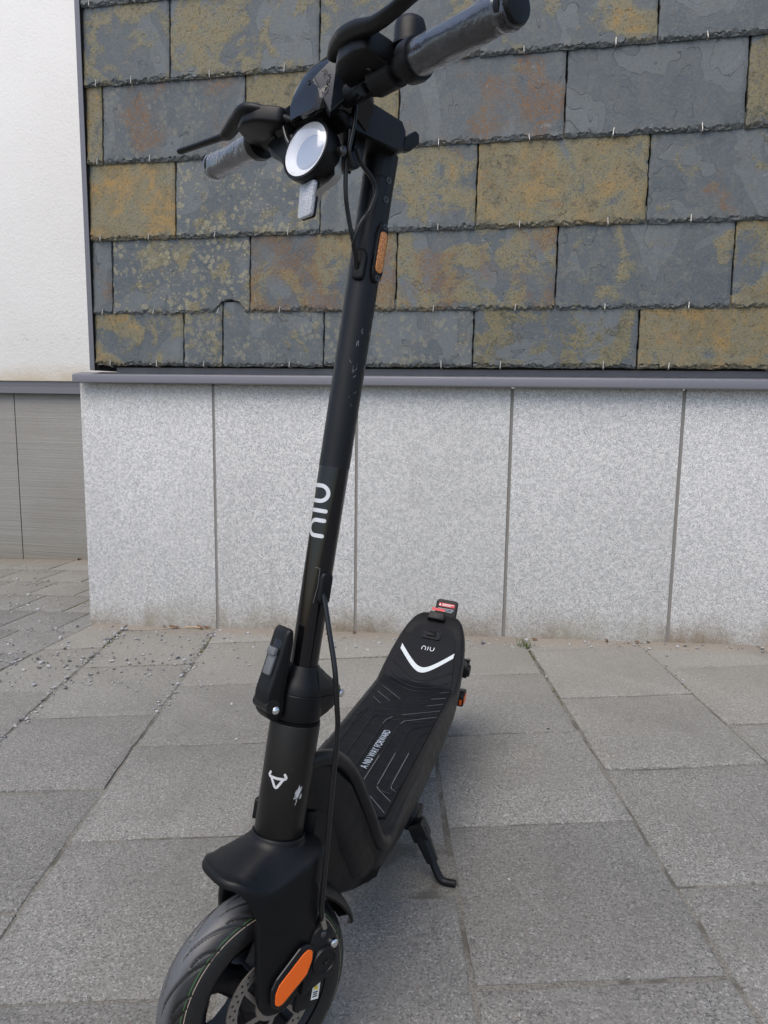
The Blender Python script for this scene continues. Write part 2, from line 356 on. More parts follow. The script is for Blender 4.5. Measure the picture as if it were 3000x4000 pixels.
# ------------------------------------------------------------------ mesh helpers
class MB:
    def __init__(self): self.v = []; self.f = []
    def add(self, vs, fs):
        o = len(self.v); self.v += [tuple(x) for x in vs]; self.f += [tuple(i + o for i in f) for f in fs]; return self
    def loft(self, rings, cap=True, closed=True):
        n = len(rings[0]); vs = [x for r in rings for x in r]; fs = []
        for i in range(len(rings) - 1):
            for j in range(n if closed else n - 1):
                k = (j + 1) % n
                fs.append((i * n + j, i * n + k, (i + 1) * n + k, (i + 1) * n + j))
        if cap and closed:
            fs.append(tuple(range(n - 1, -1, -1))); fs.append(tuple((len(rings) - 1) * n + j for j in range(n)))
        return self.add(vs, fs)
    def revolve(self, o, axis, prof, n=32, cap=True):
        """prof: list of (distance along axis, radius)"""
        o = np.array(o, float); a = np.array(axis, float); a /= np.linalg.norm(a)
        t = np.array([1.0, 0, 0]) if abs(a[0]) < 0.8 else np.array([0, 1.0, 0])
        e1 = np.cross(a, t); e1 /= np.linalg.norm(e1); e2 = np.cross(a, e1)
        rings = []
        for d, r in prof:
            rings.append([o + a * d + (e1 * math.cos(2 * math.pi * i / n) + e2 * math.sin(2 * math.pi * i / n)) * r for i in range(n)])
        return self.loft(rings, cap)
    def tube(self, pts, rad, n=12, sub=6, cap=True, flat=1.0, up=None):
        pts = [np.array(p, float) for p in pts]
        P = []; Rr = []
        rr = rad if isinstance(rad, (list, tuple)) else [rad] * len(pts)
        for i in range(len(pts) - 1):
            p0 = pts[max(i - 1, 0)]; p1 = pts[i]; p2 = pts[i + 1]; p3 = pts[min(i + 2, len(pts) - 1)]
            for k in range(sub):
                t = k / sub
                P.append(0.5 * ((2 * p1) + (-p0 + p2) * t + (2 * p0 - 5 * p1 + 4 * p2 - p3) * t * t + (-p0 + 3 * p1 - 3 * p2 + p3) * t ** 3))
                Rr.append(rr[i] * (1 - t) + rr[i + 1] * t)
        P.append(pts[-1]); Rr.append(rr[-1])
        rings = []; nrm = None if up is None else np.array(up, float)
        for i, q in enumerate(P):
            tg = P[min(i + 1, len(P) - 1)] - P[max(i - 1, 0)]; tg /= np.linalg.norm(tg)
            if nrm is None: nrm = np.cross(tg, [0.31, 0.77, 0.55])
            nrm = nrm - tg * (nrm @ tg); nrm /= np.linalg.norm(nrm); bn = np.cross(tg, nrm)
            rings.append([q + (nrm * math.cos(2 * math.pi * j / n) * flat + bn * math.sin(2 * math.pi * j / n)) * Rr[i] for j in range(n)])
        return self.loft(rings, cap)
    def prism(self, pts, o, ex, ey, t, bev=0.0, seg=2):
        """outline (2D, ccw in ex,ey) extruded by t along ex x ey, with rounded top and bottom rims"""
        o = np.array(o, float); ex = np.array(ex, float); ey = np.array(ey, float); ez = np.cross(ex, ey)
        P = np.array(pts, float); n = len(P)
        a = sum(P[i][0] * P[(i + 1) % n][1] - P[(i + 1) % n][0] * P[i][1] for i in range(n))
        if a < 0: P = P[::-1].copy()
        nr = []
        for i in range(n):
            e1 = P[i] - P[i - 1]; e2 = P[(i + 1) % n] - P[i]
            e1 = e1 / (np.linalg.norm(e1) + 1e-12); e2 = e2 / (np.linalg.norm(e2) + 1e-12)
            n1 = np.array([e1[1], -e1[0]]); n2 = np.array([e2[1], -e2[0]])
            k = n1 + n2; k = k / max(0.35, 1 + n1 @ n2); nr.append(k)
        nr = np.array(nr)
        lv = []
        if bev > 0:
            for s in range(seg + 1):
                an = math.pi / 2 * s / seg
                lv.append((bev * (1 - math.sin(an)), bev * (1 - math.cos(an))))
            lv += [(ins, t - d) for ins, d in reversed(lv)]
        else: lv = [(0, 0), (0, t)]
        rings = [[o + ex * (P[i][0] - nr[i][0] * ins) + ey * (P[i][1] - nr[i][1] * ins) + ez * d for i in range(n)] for ins, d in lv]
        return self.loft(rings)
    def box(self, c, hx, hy, hz, ax=((1, 0, 0), (0, 1, 0), (0, 0, 1)), bev=0.0):
        ex, ey, ez = [np.array(a, float) for a in ax]
        return self.prism([(-hx, -hy), (hx, -hy), (hx, hy), (-hx, hy)], np.array(c, float) - ez * hz, ex, ey, 2 * hz, bev)

def round_poly(pts, r, seg=4):
    """round the corners of a 2D polygon"""
    out = []; n = len(pts)
    for i in range(n):
        p = np.array(pts[i], float); a = np.array(pts[i - 1], float); c = np.array(pts[(i + 1) % n], float)
        rr = r[i] if isinstance(r, (list, tuple)) else r
        da = a - p; dc = c - p; la = np.linalg.norm(da); lc = np.linalg.norm(dc)
        rr = min(rr, la * 0.48, lc * 0.48)
        q0 = p + da / la * rr; q1 = p + dc / lc * rr
        for k in range(seg + 1):
            t = k / seg
            out.append(tuple((1 - t) ** 2 * q0 + 2 * t * (1 - t) * p + t * t * q1))
    return out

def link(name, me, mat, parent=None, smooth=40, fixn=True):
    if fixn:
        bm = bmesh.new(); bm.from_mesh(me)
        bmesh.ops.recalc_face_normals(bm, faces=bm.faces); bm.to_mesh(me); bm.free()
    if smooth:
        me.polygons.foreach_set('use_smooth', [True] * len(me.polygons))
        me.set_sharp_from_angle(angle=RAD(smooth))
    if mat: me.materials.append(MAT[mat])
    o = bpy.data.objects.new(name, me); COL.objects.link(o)
    if parent is not None: o.parent = parent
    return o
def build(name, mb, mat, parent=None, T=None, smooth=40):
    me = bpy.data.meshes.new(name)
    v = mb.v
    if T is not None: v = [T(x) for x in v]
    me.from_pydata([tuple(map(float, x)) for x in v], [], mb.f)
    return link(name, me, mat, parent, smooth)
def tag(o, label, cat, group=None, kind=None):
    o['label'] = label
    if cat: o['category'] = cat
    if group: o['group'] = group
    if kind: o['kind'] = kind
    return o
def empty(name, loc=(0, 0, 0)):
    o = bpy.data.objects.new(name, None); COL.objects.link(o); o.location = loc; o.empty_display_size = 0.1; return o

# ------------------------------------------------------------------ ground (a pavement that climbs to the right)
GA, GB = 0.04772, 0.00274
def gz(x, y): return GA * x + GB * y
GN = np.array([-GA, -GB, 1.0]); GN /= np.linalg.norm(GN)
PU = np.array([0.97357589, 0.22345877, 0.04707615])   # across the paver columns
PW = np.array([-0.22333292, 0.9747095, -0.00798771])  # along the columns, towards the wall
PU = PU - GN * (PU @ GN); PU /= np.linalg.norm(PU); PW = np.cross(GN, PU)

S = 900.0; mb = MB()
mb.add([(x, y, gz(x, y) * 1.0 - 0.0036) for x, y in ((-S, -S), (S, -S), (S, S), (-S, S))], [(0, 1, 2, 3)])
ground = build('ground', mb, 'joint_sand', smooth=0)
tag(ground, 'dark gritty sand bed showing in the joints between the paving slabs', 'ground', kind='structure')

pavement = empty('pavement', (0, 0, 0))
tag(pavement, 'grey concrete paving slabs laid in offset columns before the wall', 'pavement', kind='structure')
PWID, PLEN, GAP = 0.357, 0.400, 0.0062
def paver_mesh(seed):
    r = random.Random(seed); hx, hy = (PWID - GAP) / 2, (PLEN - GAP) / 2; outl = []
    def jit(s): return r.gauss(0, s)
    nx, ny = 9, 10
    for i in range(nx): outl.append((-hx + 2 * hx * i / nx, -hy + jit(.0009)))
    for i in range(ny): outl.append((hx + jit(.0009), -hy + 2 * hy * i / ny))
    for i in range(nx): outl.append((hx - 2 * hx * i / nx, hy + jit(.0009)))
    for i in range(ny): outl.append((-hx + jit(.0009), hy - 2 * hy * i / ny))
    n = len(outl); rings = []
    for ins, z in ((0.0, -0.03), (0.0, -0.0042), (0.0010, -0.0018), (0.0046, 0.0)):
        ring = []
        for i, (x, y) in enumerate(outl):
            sx = x * (1 - ins / hx); sy = y * (1 - ins / hy)
            jj = 0.0 if z == -0.03 else r.gauss(0, 0.0006)
            ring.append((sx + jj, sy + jj, z))
        rings.append(ring)
    mb = MB().loft(rings, cap=False); base = 3 * n
    mb.f.append(tuple(base + j for j in range(n)))
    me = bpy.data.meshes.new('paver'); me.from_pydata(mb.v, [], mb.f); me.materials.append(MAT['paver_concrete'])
    me.polygons.foreach_set('use_smooth', [True] * len(me.polygons)); me.set_sharp_from_angle(angle=RAD(30))
    return me
pmesh = [paver_mesh(i) for i in range(8)]
PM = Matrix(((PU[0], PW[0], GN[0]), (PU[1], PW[1], GN[1]), (PU[2], PW[2], GN[2])))
CUTS = []
def clip_x(poly, x0, keep):
    out = []
    for i in range(len(poly)):
        a, c = poly[i - 1], poly[i]; ia = (a[0] - x0) * keep >= 0; ic = (c[0] - x0) * keep >= 0
        if ia != ic:
            t = (x0 - a[0]) / (c[0] - a[0]); out.append((x0, a[1] + (c[1] - a[1]) * t))
        if ic: out.append(c)
    return out
def paver_poly(poly):
    if len(poly) < 3: return
    cx_ = sum(q[0] for q in poly) / len(poly); cy_ = sum(q[1] for q in poly) / len(poly)
    area = abs(sum(poly[i - 1][0] * poly[i][1] - poly[i][0] * poly[i - 1][1] for i in range(len(poly)))) / 2
    if area < .003: return
    P = [(q[0] - cx_, q[1] - cy_) for q in poly]; out = []
    for i in range(len(P)):
        a, c = P[i], P[(i + 1) % len(P)]; n = max(1, int(math.hypot(c[0] - a[0], c[1] - a[1]) / .035))
        for k in range(n):
            j = 0 if k == 0 else rnd.gauss(0, .0008); t = k / n; out.append((a[0] + (c[0] - a[0]) * t + j, a[1] + (c[1] - a[1]) * t + j))
    rad_ = math.sqrt(area) / 2; rings = []
    for ins, z in ((0.0, -.03), (0.0, -.0042), (.0010, -.0018), (.0046, 0.0)):
        k = 1 - ins / rad_; rings.append([(x * k, y * k, z + gz(x, y)) for x, y in out])
    mb = MB().loft(rings, cap=False); n = len(out); mb.f.append(tuple(3 * n + j for j in range(n)))
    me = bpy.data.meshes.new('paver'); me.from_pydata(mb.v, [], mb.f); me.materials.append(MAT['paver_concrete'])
    me.polygons.foreach_set('use_smooth', [True] * len(me.polygons)); me.set_sharp_from_angle(angle=RAD(30))
    o = bpy.data.objects.new('paver', me); COL.objects.link(o); o.parent = pavement
    o.location = (cx_, cy_, gz(cx_, cy_) + rnd.gauss(0, .0008)); o.rotation_euler = (rnd.gauss(0, .002), rnd.gauss(0, .002), 0)
for ci in range(-11, 6):
    u0 = 0.143 + PWID * ci + PWID / 2
    off = 0.943 if ci % 2 == 0 else 1.143
    for rj in range(-4, 9):
        w0 = off + PLEN * rj + PLEN / 2
        c = PU * u0 + PW * w0; c = c + GN * ((0 - c @ GN))
        x, y = c[0], c[1]
        if x > -1.45 and y > 2.80: continue
        if x < -1.675 - .26: continue
        if y > 3.95 or x < -4.2 or y < -0.35 or x > 1.9: continue
        if abs(x) > 0.75 and y < 0.25: continue
        if x < -1.675 + .27:
            cut = [(x + PU[0] * a_ * (PWID - GAP) / 2 + PW[0] * b2 * (PLEN - GAP) / 2, y + PU[1] * a_ * (PWID - GAP) / 2 + PW[1] * b2 * (PLEN - GAP) / 2) for a_, b2 in ((-1, -1), (1, -1), (1, 1), (-1, 1))]
            if min(q[0] for q in cut) < -1.672: CUTS.append(clip_x(cut, -1.672, 1)); continue
        o = bpy.data.objects.new('paver', pmesh[rnd.randrange(8)]); COL.objects.link(o); o.parent = pavement
        rot = PM.to_4x4() @ Matrix.Rotation(math.pi * rnd.randrange(2) + rnd.gauss(0, .002), 4, 'Z') @ Matrix.Rotation(rnd.gauss(0, .0030), 4, 'X') @ Matrix.Rotation(rnd.gauss(0, .0030), 4, 'Y')
        rot.translation = Vector(c + GN * rnd.gauss(0, 0.0012) + PU * rnd.gauss(0, .0012) + PW * rnd.gauss(0, .0012))
        o.matrix_local = rot
for q in CUTS: paver_poly(q)
for k in range(-7, 7):
    y0 = 2.18 + .25 * k; xo = -1.916 if k % 2 == 0 else -2.030
    for j in range(-8, 3):
        x0 = xo + .2455 * j; g2 = .0028
        if x0 > -1.69: continue
        paver_poly(clip_x([(x0 + g2, y0 + g2), (x0 + .2455 - g2, y0 + g2), (x0 + .2455 - g2, y0 + .25 - g2), (x0 + g2, y0 + .25 - g2)], -1.6785, -1))
def on_ground(u, w, h=0.0):
    c = PU * u + PW * w; c = c - GN * (c @ GN); return c + GN * h

# ------------------------------------------------------------------ granite plinth
plinth = empty('granite_plinth', (-0.6, 2.55, gz(-0.6, 2.55)))
tag(plinth, 'low plinth of speckled pale grey granite panels below the slate cladding', 'wall')
def child(o, par):
    o.parent = par; o.matrix_parent_inverse = Matrix.Translation(par.location).inverted(); return o
GJ = [-1.688, -1.166, -0.645, -0.128, 0.396, 0.917, 1.438, 1.96]
for i in range(len(GJ) - 1):
    a, c = GJ[i] + (0 if i == 0 else 0.0055), GJ[i + 1] - 0.0055
    dz = 0.0; yo = 2.53 + rnd.uniform(-.0012, .0012)
    mb = MB().box(((a + c) / 2, yo + 0.02, 0.36), (c - a) / 2, 0.02, 0.475, bev=0.0022)
    child(build('granite_panel', mb, 'granite'), plinth)
mb = MB().box((0.137, 2.60, 0.36), 1.820, 0.0665, 0.47)
child(build('joint_backing', mb, 'joint_mortar', smooth=0), plinth)
mb = MB()      # folded metal coping: sloping top, front lip, drip
prof = [(2.545, 0.874), (2.494, 0.8665), (2.4905, 0.8640), (2.4890, 0.8605), (2.4890, 0.8375), (2.492, 0.8350), (2.506, 0.8365), (2.5065, 0.8385), (2.494, 0.8400), (2.494, 0.858), (2.545, 0.866)]
mb.loft([[(x, y, z) for y, z in prof] for x in (-1.690, 1.97)])
child(build('metal_coping', mb, 'metal_flashing', smooth=25), plinth)

# ------------------------------------------------------------------ slate-clad wall
swall = empty('slate_clad_wall', (-0.6, 2.60, 0.86))
tag(swall, 'wall hung with overlapping grey and ochre natural slates above the granite', 'wall')
mb = MB().box((0.25, 3.10, 2.04), 1.79, 0.56, 1.175)
child(build('wall_core', mb, 'dark_cavity', smooth=0), swall)
mb = MB().box((0.19, 2.5335, 0.878), 1.725, 0.0055, 0.012)
child(build('ventilation_strip', mb, 'metal_flashing', smooth=0), swall)
# left edge trim (an angle profile)
mb = MB()
tp = [(-1.6165, 2.488), (-1.5985, 2.488), (-1.5985, 2.4905), (-1.6140, 2.4905), (-1.6140, 3.64), (-1.6165, 3.64)]
mb.loft([[(x, y, z) for x, y in tp] for z in (0.879, 3.2)])
child(build('edge_trim', mb, 'metal_flashing', smooth=20), swall)
mb = MB().box((-1.6045, 2.5245, 2.04), 0.0075, 0.0125, 1.155)
child(build('trim_return', mb, 'dark_cavity', smooth=0), swall)

BOT = {0: 2.072, 1: 1.822, 2: 1.573, 3: 1.322, 4: 1.073, 5: 0.896, -1: 2.322}
JN = {-1: [-1.600, -1.53, -1.02, -.51, 0, .51, 1.02, 1.53, 2.0],
      0: [-1.600, -1.27, -0.766, -0.258, 0.25, 0.757, 1.263, 1.77],
      1: [-1.600, -1.281, -0.768, -0.263, 0.248, 0.757, 1.264, 1.77],
      2: [-1.600, -1.537, -1.021, -0.510, -0.003, 0.501, 1.008, 1.515, 2.0],
      3: [-1.600, -1.275, -0.766, -0.260, 0.247, 0.754, 1.261, 1.77],
      4: [-1.600, -1.522, -1.011, -0.510, -0.007, 0.501, 1.008, 1.515, 2.0],
      5: [-1.600, -1.257, -1.113, -0.753, -0.257, 0.246, 0.753, 1.26, 1.77]}
# ochre, rust, olive, spots, tone as seen slate by slate
LOOK = {1: [(.50, .05, .1, .0, .5), (.60, .30, .3, .1, .5), (.50, .15, .3, .1, .5), (.48, .12, .15, .1, .5), (.22, .1, .1, .1, .55)],
        2: [(.75, .35, .2, .0, .5), (.10, .62, .0, .3, .45), (.85, .1, .8, .1, .5), (.22, .80, .1, .1, .5), (.0, .0, .0, .0, .45), (.75, .2, .8, .2, .45)],
        3: [(.95, .12, .1, .1, .6), (.42, .05, .2, .9, .55), (.52, .50, .2, .2, .5), (.88, .42, .45, .2, .6), (.40, .55, .1, .1, .45)],
        4: [(.10, .50, .0, .0, .45), (.50, .05, .2, 1., .5), (.55, .98, .1, .1, .45), (.62, .75, .2, .1, .5), (.38, .35, .1, .2, .45), (.70, .5, .4, .3, .45)],
        5: [(.66, .25, .1, .2, .5), (.45, .4, .2, .5, .55), (.40, .2, .3, .5, .55), (.28, .05, .1, .5, .5), (.65, .3, .9, .2, .45), (.80, .4, .3, .2, .45)]}
def slate_mesh(W, H, seed, bite=None):
    """W x H slate lying in XZ (origin: bottom middle), chipped lower and side edges, front towards -Y"""
    r = random.Random(seed); T = 0.0115
    nx = max(6, int(W / 0.0065)); 
    def wob(n, s, k=5):
        ph = [(r.uniform(0, 6.28), r.uniform(0.3, 1.0) / (q + 1) ** .6, r.uniform(.7, 1.3) * (q + 1) * 2.1) for q in range(k)]
        z = np.array([sum(a * math.sin(f * 6.28 * i / n * max(1, W / .5) + p) for p, a, f in ph) + r.gauss(0, .45) for i in range(n + 1)])
        return z * s
    xs = np.linspace(-W / 2 + .0018, W / 2 - .0018, nx + 1)
    low = wob(nx, .0015) - .0003
    dep = np.clip(.0125 + wob(nx, .0040), .004, .024)       # height of the chipped band
    if bite:
        for i, x in enumerate(xs):
            if bite[0] < x < bite[1]:
                t = (x - bite[0]) / (bite[1] - bite[0]); low[i] += .046 * math.sin(math.pi * t) ** .55 + r.gauss(0, .0012)
                dep[i] = .0035
    nz = max(8, int(H / .012)); zs = np.linspace(0, 1, nz + 1)[1:]
    el = np.clip(wob(nz, .0011), -.003, .003); er = np.clip(wob(nz, .0011), -.003, .003)
    V = []; F = []; E = []
    rows = []
    def row(fn, e):
        idx = []
        for i in range(nx + 1): V.append(fn(i)); E.append(e); idx.append(len(V) - 1)
        rows.append(idx)
    row(lambda i: (xs[i], 0.0, low[i] + .002), 1)
    row(lambda i: (xs[i], -T * .35 + r.gauss(0, .0009), low[i]), 1)
    row(lambda i: (xs[i], -T * .66 + r.gauss(0, .0024), low[i] + dep[i] * .33 + r.gauss(0, .0018)), 1)
    row(lambda i: (xs[i], -T * .86 + r.gauss(0, .0022), low[i] + dep[i] * .70 + r.gauss(0, .0018)), 1)
    row(lambda i: (xs[i], -T, low[i] + dep[i]), .35)
    top = low + dep
    for k, z in enumerate(zs):
        def fn(i, k=k, z=z):
            x = xs[i] + (el[k] if i == 0 else er[k] if i == nx else 0)
            e = min(i, nx - i)
            return (x, -T + (0.0032 if e == 0 else 0.0 if e > 1 else .0006) + r.gauss(0, .00022), top[i] + .004 + (H - top[i] - .004) * z)
        row(fn, 0)
    for a, c in zip(rows[:-1], rows[1:]):
        for i in range(nx): F.append((a[i], a[i + 1], c[i + 1], c[i]))
    n0 = len(rows)
    for side in (0, nx):                                     # side walls down to the back
        back = []
        for rr in rows:
            v = V[rr[side]]; V.append((v[0] + (.0016 if side else -.0016), 0.0, v[2])); E.append(1); back.append(len(V) - 1)
        for k in range(n0 - 1):
            q = (rows[k][side], rows[k + 1][side], back[k + 1], back[k]); F.append(q if side == 0 else q[::-1])
    me = bpy.data.meshes.new('slate'); me.from_pydata([tuple(map(float, v)) for v in V], [], F)
    at = me.attributes.new('edge', 'FLOAT', 'POINT'); at.data.foreach_set('value', [float(e) for e in E])
    return me
sidx = 0
for rowi in sorted(BOT):
    jn = JN[rowi]
    for k in range(len(jn) - 1):
        a, c = jn[k] + .0012, jn[k + 1] - .0012; W = c - a; H = 0.30 if rowi < 5 else 0.215
        sidx += 1
        bite = (0.125, 0.238) if (rowi == 4 and k == 1) else None
        me = slate_mesh(W, H, 100 + sidx, bite)
        o = link('slate', me, 'slate', smooth=24, fixn=False)
        lk = LOOK.get(rowi, []); lk = lk[k] if k < len(lk) else (rnd.uniform(.1, .8), rnd.uniform(0, .6), rnd.uniform(0, .5), rnd.uniform(0, .5), rnd.uniform(.4, .6))
        for nm, vv in zip(('ochre', 'rust', 'olive', 'spots', 'tone'), lk): o[nm] = float(vv)
        o['seed'] = float((sidx * 7.31) % 43.0)
        # lower edge proud of the row beneath, upper edge tucked under the row above
        tl = math.atan2(0.0115, 0.25)
        o.rotation_euler = (-tl + rnd.gauss(0, .0012), rnd.gauss(0, .0012), 0)
        o.location = ((a + c) / 2, 2.5050 + rnd.gauss(0, .0005), BOT[rowi] + rnd.gauss(0, .0008))
        child(o, swall)
HK = {0: [(-1.564, 2.080), (-1.398, 2.073), (-1.14, 2.073), (-.88, 2.073), (-.38, 2.073)],
      1: [(-1.551, 1.827), (-1.42, 1.829), (-1.139, 1.828), (-.883, 1.824), (-.64, 1.824), (-.381, 1.824), (-.129, 1.823), (.131, 1.822), (.384, 1.822), (.63, 1.822)],
      2: [(-1.557, 1.574), (-1.36, 1.574), (-1.138, 1.572), (-.89, 1.571), (-.383, 1.570), (-.105, 1.570), (.138, 1.573), (.386, 1.575), (.64, 1.573)],
      3: [(-1.558, 1.327), (-1.376, 1.324), (-1.13, 1.322), (-.873, 1.320), (-.64, 1.32), (-.376, 1.320), (-.123, 1.321), (.137, 1.324), (.373, 1.325), (.63, 1.322)],
      4: [(-1.56, 1.075), (-1.366, 1.075), (-1.125, 1.072), (-.904, 1.070), (-.64, 1.07), (-.385, 1.071), (-.126, 1.072), (.141, 1.074), (.382, 1.076), (.64, 1.073)],
      5: [(-1.537, .898), (-1.357, .896), (-1.18, .896), (-.87, .895), (-.357, .895), (-.168, .896), (.149, .896), (.339, .898), (.62, .897)]}
mb = MB().tube([(0, 0.012, -.003), (0, 0.004, -.0035), (0, -.0125, -.0030), (0, -.0158, .000), (0, -.0142, .008), (0.0004, -.0128, .0195)], 0.00145, n=6, sub=3)
hme = bpy.data.meshes.new('slate_hook'); hme.from_pydata([tuple(map(float, v)) for v in mb.v], [], mb.f); hme.materials.append(MAT['hook_metal'])
for rowi, l in HK.items():
    for x, z in l:
        o = bpy.data.objects.new('slate_hook', hme); COL.objects.link(o)
        o.location = (x, 2.5045, BOT[rowi] - .0004); o.rotation_euler = (RAD(rnd.gauss(-3, 1.5)), RAD(rnd.gauss(1, 4)), RAD(rnd.gauss(0, 5))); o.scale = (1, 1, rnd.uniform(.8, 1.15))
        child(o, swall)

# ------------------------------------------------------------------ recessed rendered wall on the left
rwall = empty('rendered_wall', (-3.0, 3.70, gz(-3.0, 3.7)))
tag(rwall, 'recessed white rendered wall with grey lined concrete base panels', 'wall')
mb = MB().box((-4.5, 3.80, 2.28), 3.0, 0.14, 1.423, bev=0.003)
child(build('white_render', mb, 'white_render'), rwall)
PJ = [-7.4, -6.26, -5.126, -3.99, -2.858, -1.5]
for a, c in zip(PJ[:-1], PJ[1:]):
    mb = MB().box(((a + c) / 2, 3.76, 0.20), (c - a) / 2 - 0.0028, 0.08, 0.60, bev=0.003)
    child(build('concrete_panel', mb, 'lined_concrete'), rwall)
mb = MB().box((-4.5, 3.80, 0.18), 2.95, 0.085, 0.62)
child(build('joint_backing', mb, 'dark_cavity', smooth=0), rwall)
mb = MB()
sp_ = [(3.70, 0.8565), (3.668, 0.8555), (3.668, 0.826), (3.648, 0.822), (3.646, 0.793), (3.649, 0.790), (3.672, 0.792), (3.70, 0.796)]
mb.loft([[(x, y, z) for y, z in sp_] for x in (-7.4, -1.62)])
child(build('metal_sill', mb, 'metal_flashing', smooth=25), rwall)
# ------------------------------------------------------------------ electric scooter
FM = np.array([[-0.0659943, -0.99780266, -0.00588323],      # rows: forward, left, up of the frame (leaning on its stand)
               [0.99312313, -0.06511111, -0.09729843],
               [0.09670157, -0.01226391, 0.99523786]])
SM = np.array([[-0.61979418, -0.76018777, 0.19485824],      # rows: forward, left, steering axis of the turned front
               [0.77745742, -0.62859872, 0.0205818],
               [0.10684161, 0.16425047, 0.98061545]])
HB = 0.12562056
root = empty('electric_scooter')
rm_ = Matrix([list(FM[:, 0]), list(FM[:, 1]), list(FM[:, 2])]).transposed()
rm_ = Matrix(((FM[0, 0], FM[1, 0], FM[2, 0]), (FM[0, 1], FM[1, 1], FM[2, 1]), (FM[0, 2], FM[1, 2], FM[2, 2]))).to_4x4()
rm_.translation = Vector((-0.32375362, 0.7589059, -0.01337012))
root.matrix_world = rm_
tag(root, 'black electric kick scooter leaning on its stand with front wheel turned', 'scooter')
SF = FM @ SM.T
def TS(v):                      # steering coordinates (forward, left, up the axis) -> scooter
    a = SF @ np.array(v, float); return (a[0], a[1], a[2] + HB)
def TF(v): return (v[0], v[1], v[2] + HB)
def part(name, mb, mat, T, par=None, smooth=40):
    return build(name, mb, mat, par if par is not None else root, T, smooth)
def mirror(pts): return [(x, -y, z) for x, y, z in pts]

def curve_fill(name, loops, thick, mat, T, par, o, ex, ey, smooth=30):
    """flat plate from outer loop and holes"""
    cu = bpy.data.curves.new(name, 'CURVE'); cu.dimensions = '2D'; cu.fill_mode = 'BOTH'; cu.extrude = thick / 2
    for lp in loops:
        s = cu.splines.new('POLY'); s.points.add(len(lp) - 1); s.use_cyclic_u = True
        for i, q in enumerate(lp): s.points[i].co = (q[0], q[1], 0, 1)
    ob = bpy.data.objects.new(name, cu); COL.objects.link(ob)
    dg = bpy.context.evaluated_depsgraph_get(); me = bpy.data.meshes.new_from_object(ob.evaluated_get(dg))
    bpy.data.objects.remove(ob); bpy.data.curves.remove(cu)
    o = np.array(o, float); ex = np.array(ex, float); ey = np.array(ey, float); ez = np.cross(ex, ey)
    for v in me.vertices: v.co = T(o + ex * v.co[0] + ey * v.co[1] + ez * v.co[2])
    me.name = name; me.materials.clear()
    return link(name, me, mat, par, smooth, fixn=False)

def strokes(lines, width, place, n_end=6):
    """flat rounded strokes; place((x, y)) -> 3D"""
    mb = MB()
    for ln in lines:
        P = [np.array(p, float) for p in ln]; L = []; Rt = []
        for i, p in enumerate(P):
            t = P[min(i + 1, len(P) - 1)] - P[max(i - 1, 0)]; t /= np.linalg.norm(t); nn = np.array([-t[1], t[0]])
            if i == 0:
                for k in range(n_end):
                    a = math.pi / 2 * k / n_end; c = p - t * math.cos(a) * width / 2
                    L.append(c + nn * math.sin(a) * width / 2 + nn * 1e-6); Rt.append(c - nn * math.sin(a) * width / 2)
            L.append(p + nn * width / 2); Rt.append(p - nn * width / 2)
            if i == len(P) - 1:
                for k in range(n_end - 1, -1, -1):
                    a = math.pi / 2 * k / n_end; c = p + t * math.cos(a) * width / 2
                    L.append(c + nn * math.sin(a) * width / 2 + nn * 1e-6); Rt.append(c - nn * math.sin(a) * width / 2)
        m_ = len(L); vs = [place(q) for q in L] + [place(q) for q in Rt]
        mb.add(vs, [(i, i + 1, m_ + i + 1, m_ + i) for i in range(m_ - 1)])
    return mb
def arcp(cx, cy, r, a0, a1, n=14):
    return [(cx + r * math.cos(RAD(a0 + (a1 - a0) * i / n)), cy + r * math.sin(RAD(a0 + (a1 - a0) * i / n))) for i in range(n + 1)]
def niu_lines(h, lw):
    """three-letter wordmark, cap height h, in x (reading) and y (up)"""
    r = h * 0.5
    def dens(a, b_, n=8): return [(a[0] + (b_[0] - a[0]) * i / n, a[1] + (b_[1] - a[1]) * i / n) for i in range(n + 1)]
    nL = dens((0, 0), (0, h - r), 6) + arcp(r, h - r, r, 180, 0)[1:] + dens((2 * r, h - r), (2 * r, 0), 6)[1:]
    x1 = 2 * r + h * 0.62
    iL = dens((x1, 0), (x1, h), 10)
    x2 = x1 + h * 0.62
    uL = dens((x2, h), (x2, r), 6) + arcp(x2 + r, r, r, 180, 360)[1:] + dens((x2 + 2 * r, r), (x2 + 2 * r, h), 6)[1:]
    return [nL, iL, uL], x2 + 2 * r

